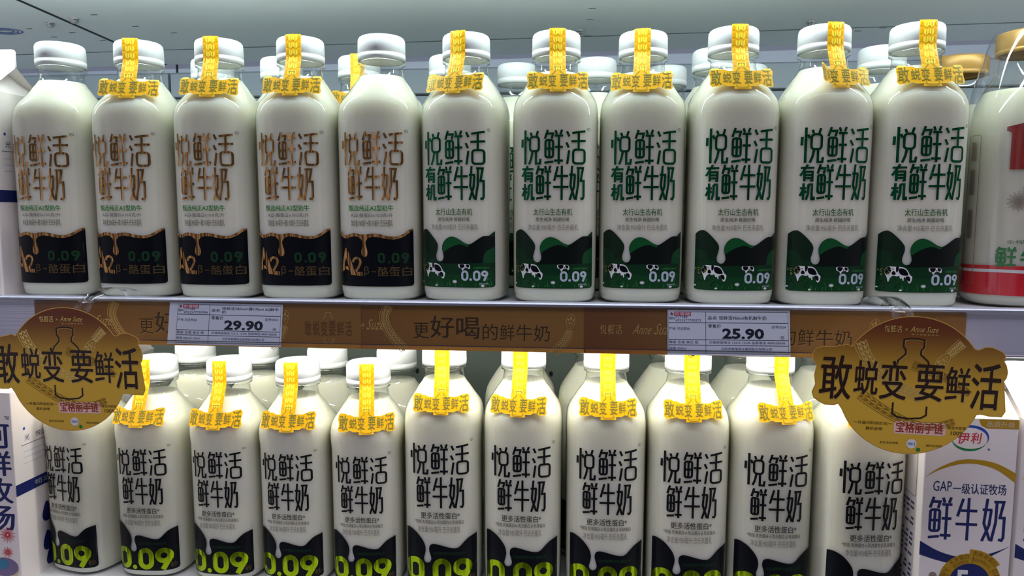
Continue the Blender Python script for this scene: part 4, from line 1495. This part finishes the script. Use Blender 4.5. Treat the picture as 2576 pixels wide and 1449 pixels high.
# ------------------------------------------------------------------ round gold shelf talkers
def wobbler(cx, cz, y, rx, rz, lean, label, strip_pts, strip_w):
    root = empty('shelf_sign', (cx, y, cz))
    root.rotation_euler = (0, lean, 0)
    tag(root, label, 'shelf sign', 'round gold signs on clear strips')
    R = .0550
    k = R / 172.0                                     # design units -> metres
    out = []
    # outline: circle with a wavy banner across it
    for a in range(-22, -161, -5):
        out.append((172 * math.cos(math.radians(a)), 172 * math.sin(math.radians(a))))
    out += [(-168, -54), (-178, -58), (-200, -58), (-216, -50), (-228, -42), (-233, -28), (-226, -8), (-230, 16), (-226, 40), (-236, 54), (-238, 70), (-230, 82), (-214, 88), (-192, 88), (-172, 92), (-158, 96)]
    a = 148
    while a >= 40:
        out.append((172 * math.cos(math.radians(a)), 172 * math.sin(math.radians(a))))
        a -= 4
    out += [(142, 98), (150, 96), (166, 104), (182, 104), (206, 94), (214, 84), (211, 72), (218, 60), (222, 44), (220, 30), (215, 22), (219, -6), (225, -52), (218, -66), (190, -66), (168, -62)]
    out = [(p * k * rx, q * k * rz) for p, q in out]
    b = MB()
    tr = poly(out)
    b.flat(tr, lambda u, v: (u, -.0003, v), 'disc_gold')
    b.flat([(t[0], t[2], t[1]) for t in tr], lambda u, v: (u, .0003, v), 'carton_white')
    n = len(out)
    b.add([(p, -.0003, q) for p, q in out] + [(p, .0003, q) for p, q in out], [(i, (i + 1) % n, (i + 1) % n + n, i + n) for i in range(n)], 'disc_edge')
    card = b.build('card', root)
    p = MB()
    f0, f1, f2, f3 = (lambda u, v, d=d: (u * k * rx, -.0003 - d, v * k * rz) for d in (.0001, .0002, .0003, .0004))
    p.flat(stroke([(q[0] / (k * rx), q[1] / (k * rz)) for q in out], 2.2, True), f0, 'disc_edge')
    # snake across the card
    q = MB()
    snake_band(q, spline([(-128, 104), (-112, 70), (-84, 36), (-48, 8), (-8, -14), (30, -30)], 12), 30, 24, f0, 'disc_line')
    for f, m, s in zip(q.f, q.m, q.s):
        p.add([q.v[i] for i in f], [tuple(range(len(f)))], q.mats[m])
    q = MB()
    snake_band(q, spline([(112, 112), (104, 104), (92, 92), (84, 82)], 6), 24, 20, f0, 'disc_line')
    snake_head(q, 72, 66, 27, 2.55, f0, 'disc_line')
    snake_band(q, spline([(-118, -26), (-80, -52), (-30, -80), (20, -98), (70, -98), (110, -84)], 12), 26, 16, f0, 'disc_faint')
    snake_band(q, spline([(0, 52), (50, 36), (100, 14), (140, -14)], 10), 22, 14, f0, 'disc_faint')
    for f, m, s in zip(q.f, q.m, q.s):
        p.add([q.v[i] for i in f], [tuple(range(len(f)))], q.mats[m])
    # bottle outline
    for pts in ([(-36, 52), (-34, 62), (-18, 78), (-18, 88), (-24, 96), (-24, 114), (-10, 117), (10, 117), (24, 114), (24, 96), (18, 88), (18, 78), (36, 62), (42, 46)], [(-38, -44), (-38, -72), (-26, -80), (0, -83), (30, -80), (42, -72), (42, -50)]):
        p.flat(xf(stroke(pts, 4.6), lambda u, v: (u + .8, v - 1.2)), f0, 'disc_line')
        p.flat(stroke(pts, 4.2), f1, 'disc_text')
    # slogan
    for ch, xa, xb, za, zb in (('敢', -216, -142, -42, 68), ('蜕', -134, -78, -28, 58), ('变', -72, -10, -36, 60), ('要', 12, 76, -36, 54), ('鲜', 82, 138, -34, 52), ('活', 142, 208, -50, 64)):
        t = text(ch, xa, xb, za, zb, .016)
        p.flat(xf(t, lambda u, v: (u + 1.4, v - 1.4)), f1, 'disc_line')
        p.flat(t, f2, 'disc_text')
    # maker lines on top
    for ch, xa in (('悦', -72), ('鲜', -58), ('活', -44)):
        p.flat(logo(ch, xa, xa + 12, 132, 148, 1.2), f1, 'disc_line')
    p.flat(text('×', -24, -18, 136, 142), f1, 'disc_line')
    p.flat(text('Anne Suze', -12, 52, 134, 148, 0, 2, .3), f1, 'disc_line')
    p.flat(text('金 沙 岛 联 名 系 列', -8, 54, 126, 130), f1, 'disc_line')
    # lower lines
    p.flat(text('一开盖扫码抢红包一', -128, -36, -102, -94), f1, 'disc_text')
    p.flat(text('赢机会哦', -98, -58, -116, -108), f1, 'disc_text')
    t = text('宝格丽手链', -26, 86, -118, -92, .02)
    p.flat(poly(rbox(-31, 92, -122, -90, 6)), f0, 'pink_ink')
    p.flat(t, f1, 'maroon_ink')
    p.flat(text('综合中奖率', 96, 138, -104, -96), f1, 'disc_text')
    p.flat(text('100%', 104, 134, -118, -108), f1, 'disc_text')
    p.flat(poly(ellipse(14, -146, 12, 12, 24)), f1, 'white_ink')
    p.flat(text('悦鲜活', 5, 23, -150, -142), f2, 'blue_ink')
    p.flat(poly(ellipse(31, -160, 5, 5, 14)), f1, 'green_ink')
    p.flat(text('更多活动详情', -62, -18, -149, -143), f1, 'disc_text')
    p.flat(text('请扫太阳码', 48, 86, -151, -145), f1, 'disc_text')
    p.build('print', card)
    # clear bent strip that carries the card, glued on the shelf edge
    b = MB()
    Minv = root.matrix_basis.inverted() if False else None
    path = strip_pts
    L, Rr = [], []
    for (x, yy, z) in path:
        L.append((x - strip_w / 2 - cx, yy - y, z - cz))
        Rr.append((x + strip_w / 2 - cx, yy - y, z - cz))
    v = []
    for a, c in zip(L, Rr):
        v += [a, c, (c[0], c[1] + .0004, c[2] + .0004), (a[0], a[1] + .0004, a[2] + .0004)]
    f = []
    for i in range(len(path) - 1):
        o = 4 * i
        f += [(o, o + 1, o + 5, o + 4), (o + 3, o + 7, o + 6, o + 2), (o + 1, o + 2, o + 6, o + 5), (o, o + 4, o + 7, o + 3)]
    e = 4 * (len(path) - 1)
    f += [(0, 3, 2, 1), (e, e + 1, e + 2, e + 3)]
    b.add(v, f, 'film', True)
    b.build('clear_strip', root)['label'] = 'clear bent plastic strip'
    return root


def arc_path(x0, x1, y0, ytop, y1, z0, ztop, z1, n=18):
    pts = spline([(0, 0), (1, 0)], 2)
    P = [(x0, y0, z0), (x0 + (x1 - x0) * .2, y0 - .006, z0 + (ztop - z0) * .7), (x0 + (x1 - x0) * .4, (y0 + y1) / 2, ztop), (x0 + (x1 - x0) * .7, y1 + .006, ztop * .35 + z1 * .65 + .006), (x1, y1 + .0006, z1)]
    out = []
    for i in range(len(P) - 1):
        q = [P[min(max(i + k, 0), len(P) - 1)] for k in (-1, 0, 1, 2)]
        for j in range(6):
            t = j / 6
            out.append(tuple(.5 * (2 * q[1][d] + (q[2][d] - q[0][d]) * t + (2 * q[0][d] - 5 * q[1][d] + 4 * q[2][d] - q[3][d]) * t * t + (-q[0][d] + 3 * q[1][d] - 3 * q[2][d] + q[3][d]) * t ** 3) for d in range(3)))
    out.append(P[-1])
    return out


wobbler(-.3805, -.0562, -.060, 1.0, 1.0, 0.0, 'round gold sign with big dark characters hanging at the left over the price rail', arc_path(-.350, -.368, -.004, 0, -.060, .0012, .013, -.010), .0160)
wobbler(.3284, -.0535, -.060, 1.0, 1.0, 0.03, 'round gold sign with big dark characters hanging at the right over the price rail', arc_path(.3140, .3205, -.004, 0, -.060, .0012, .013, -.006), .0165)
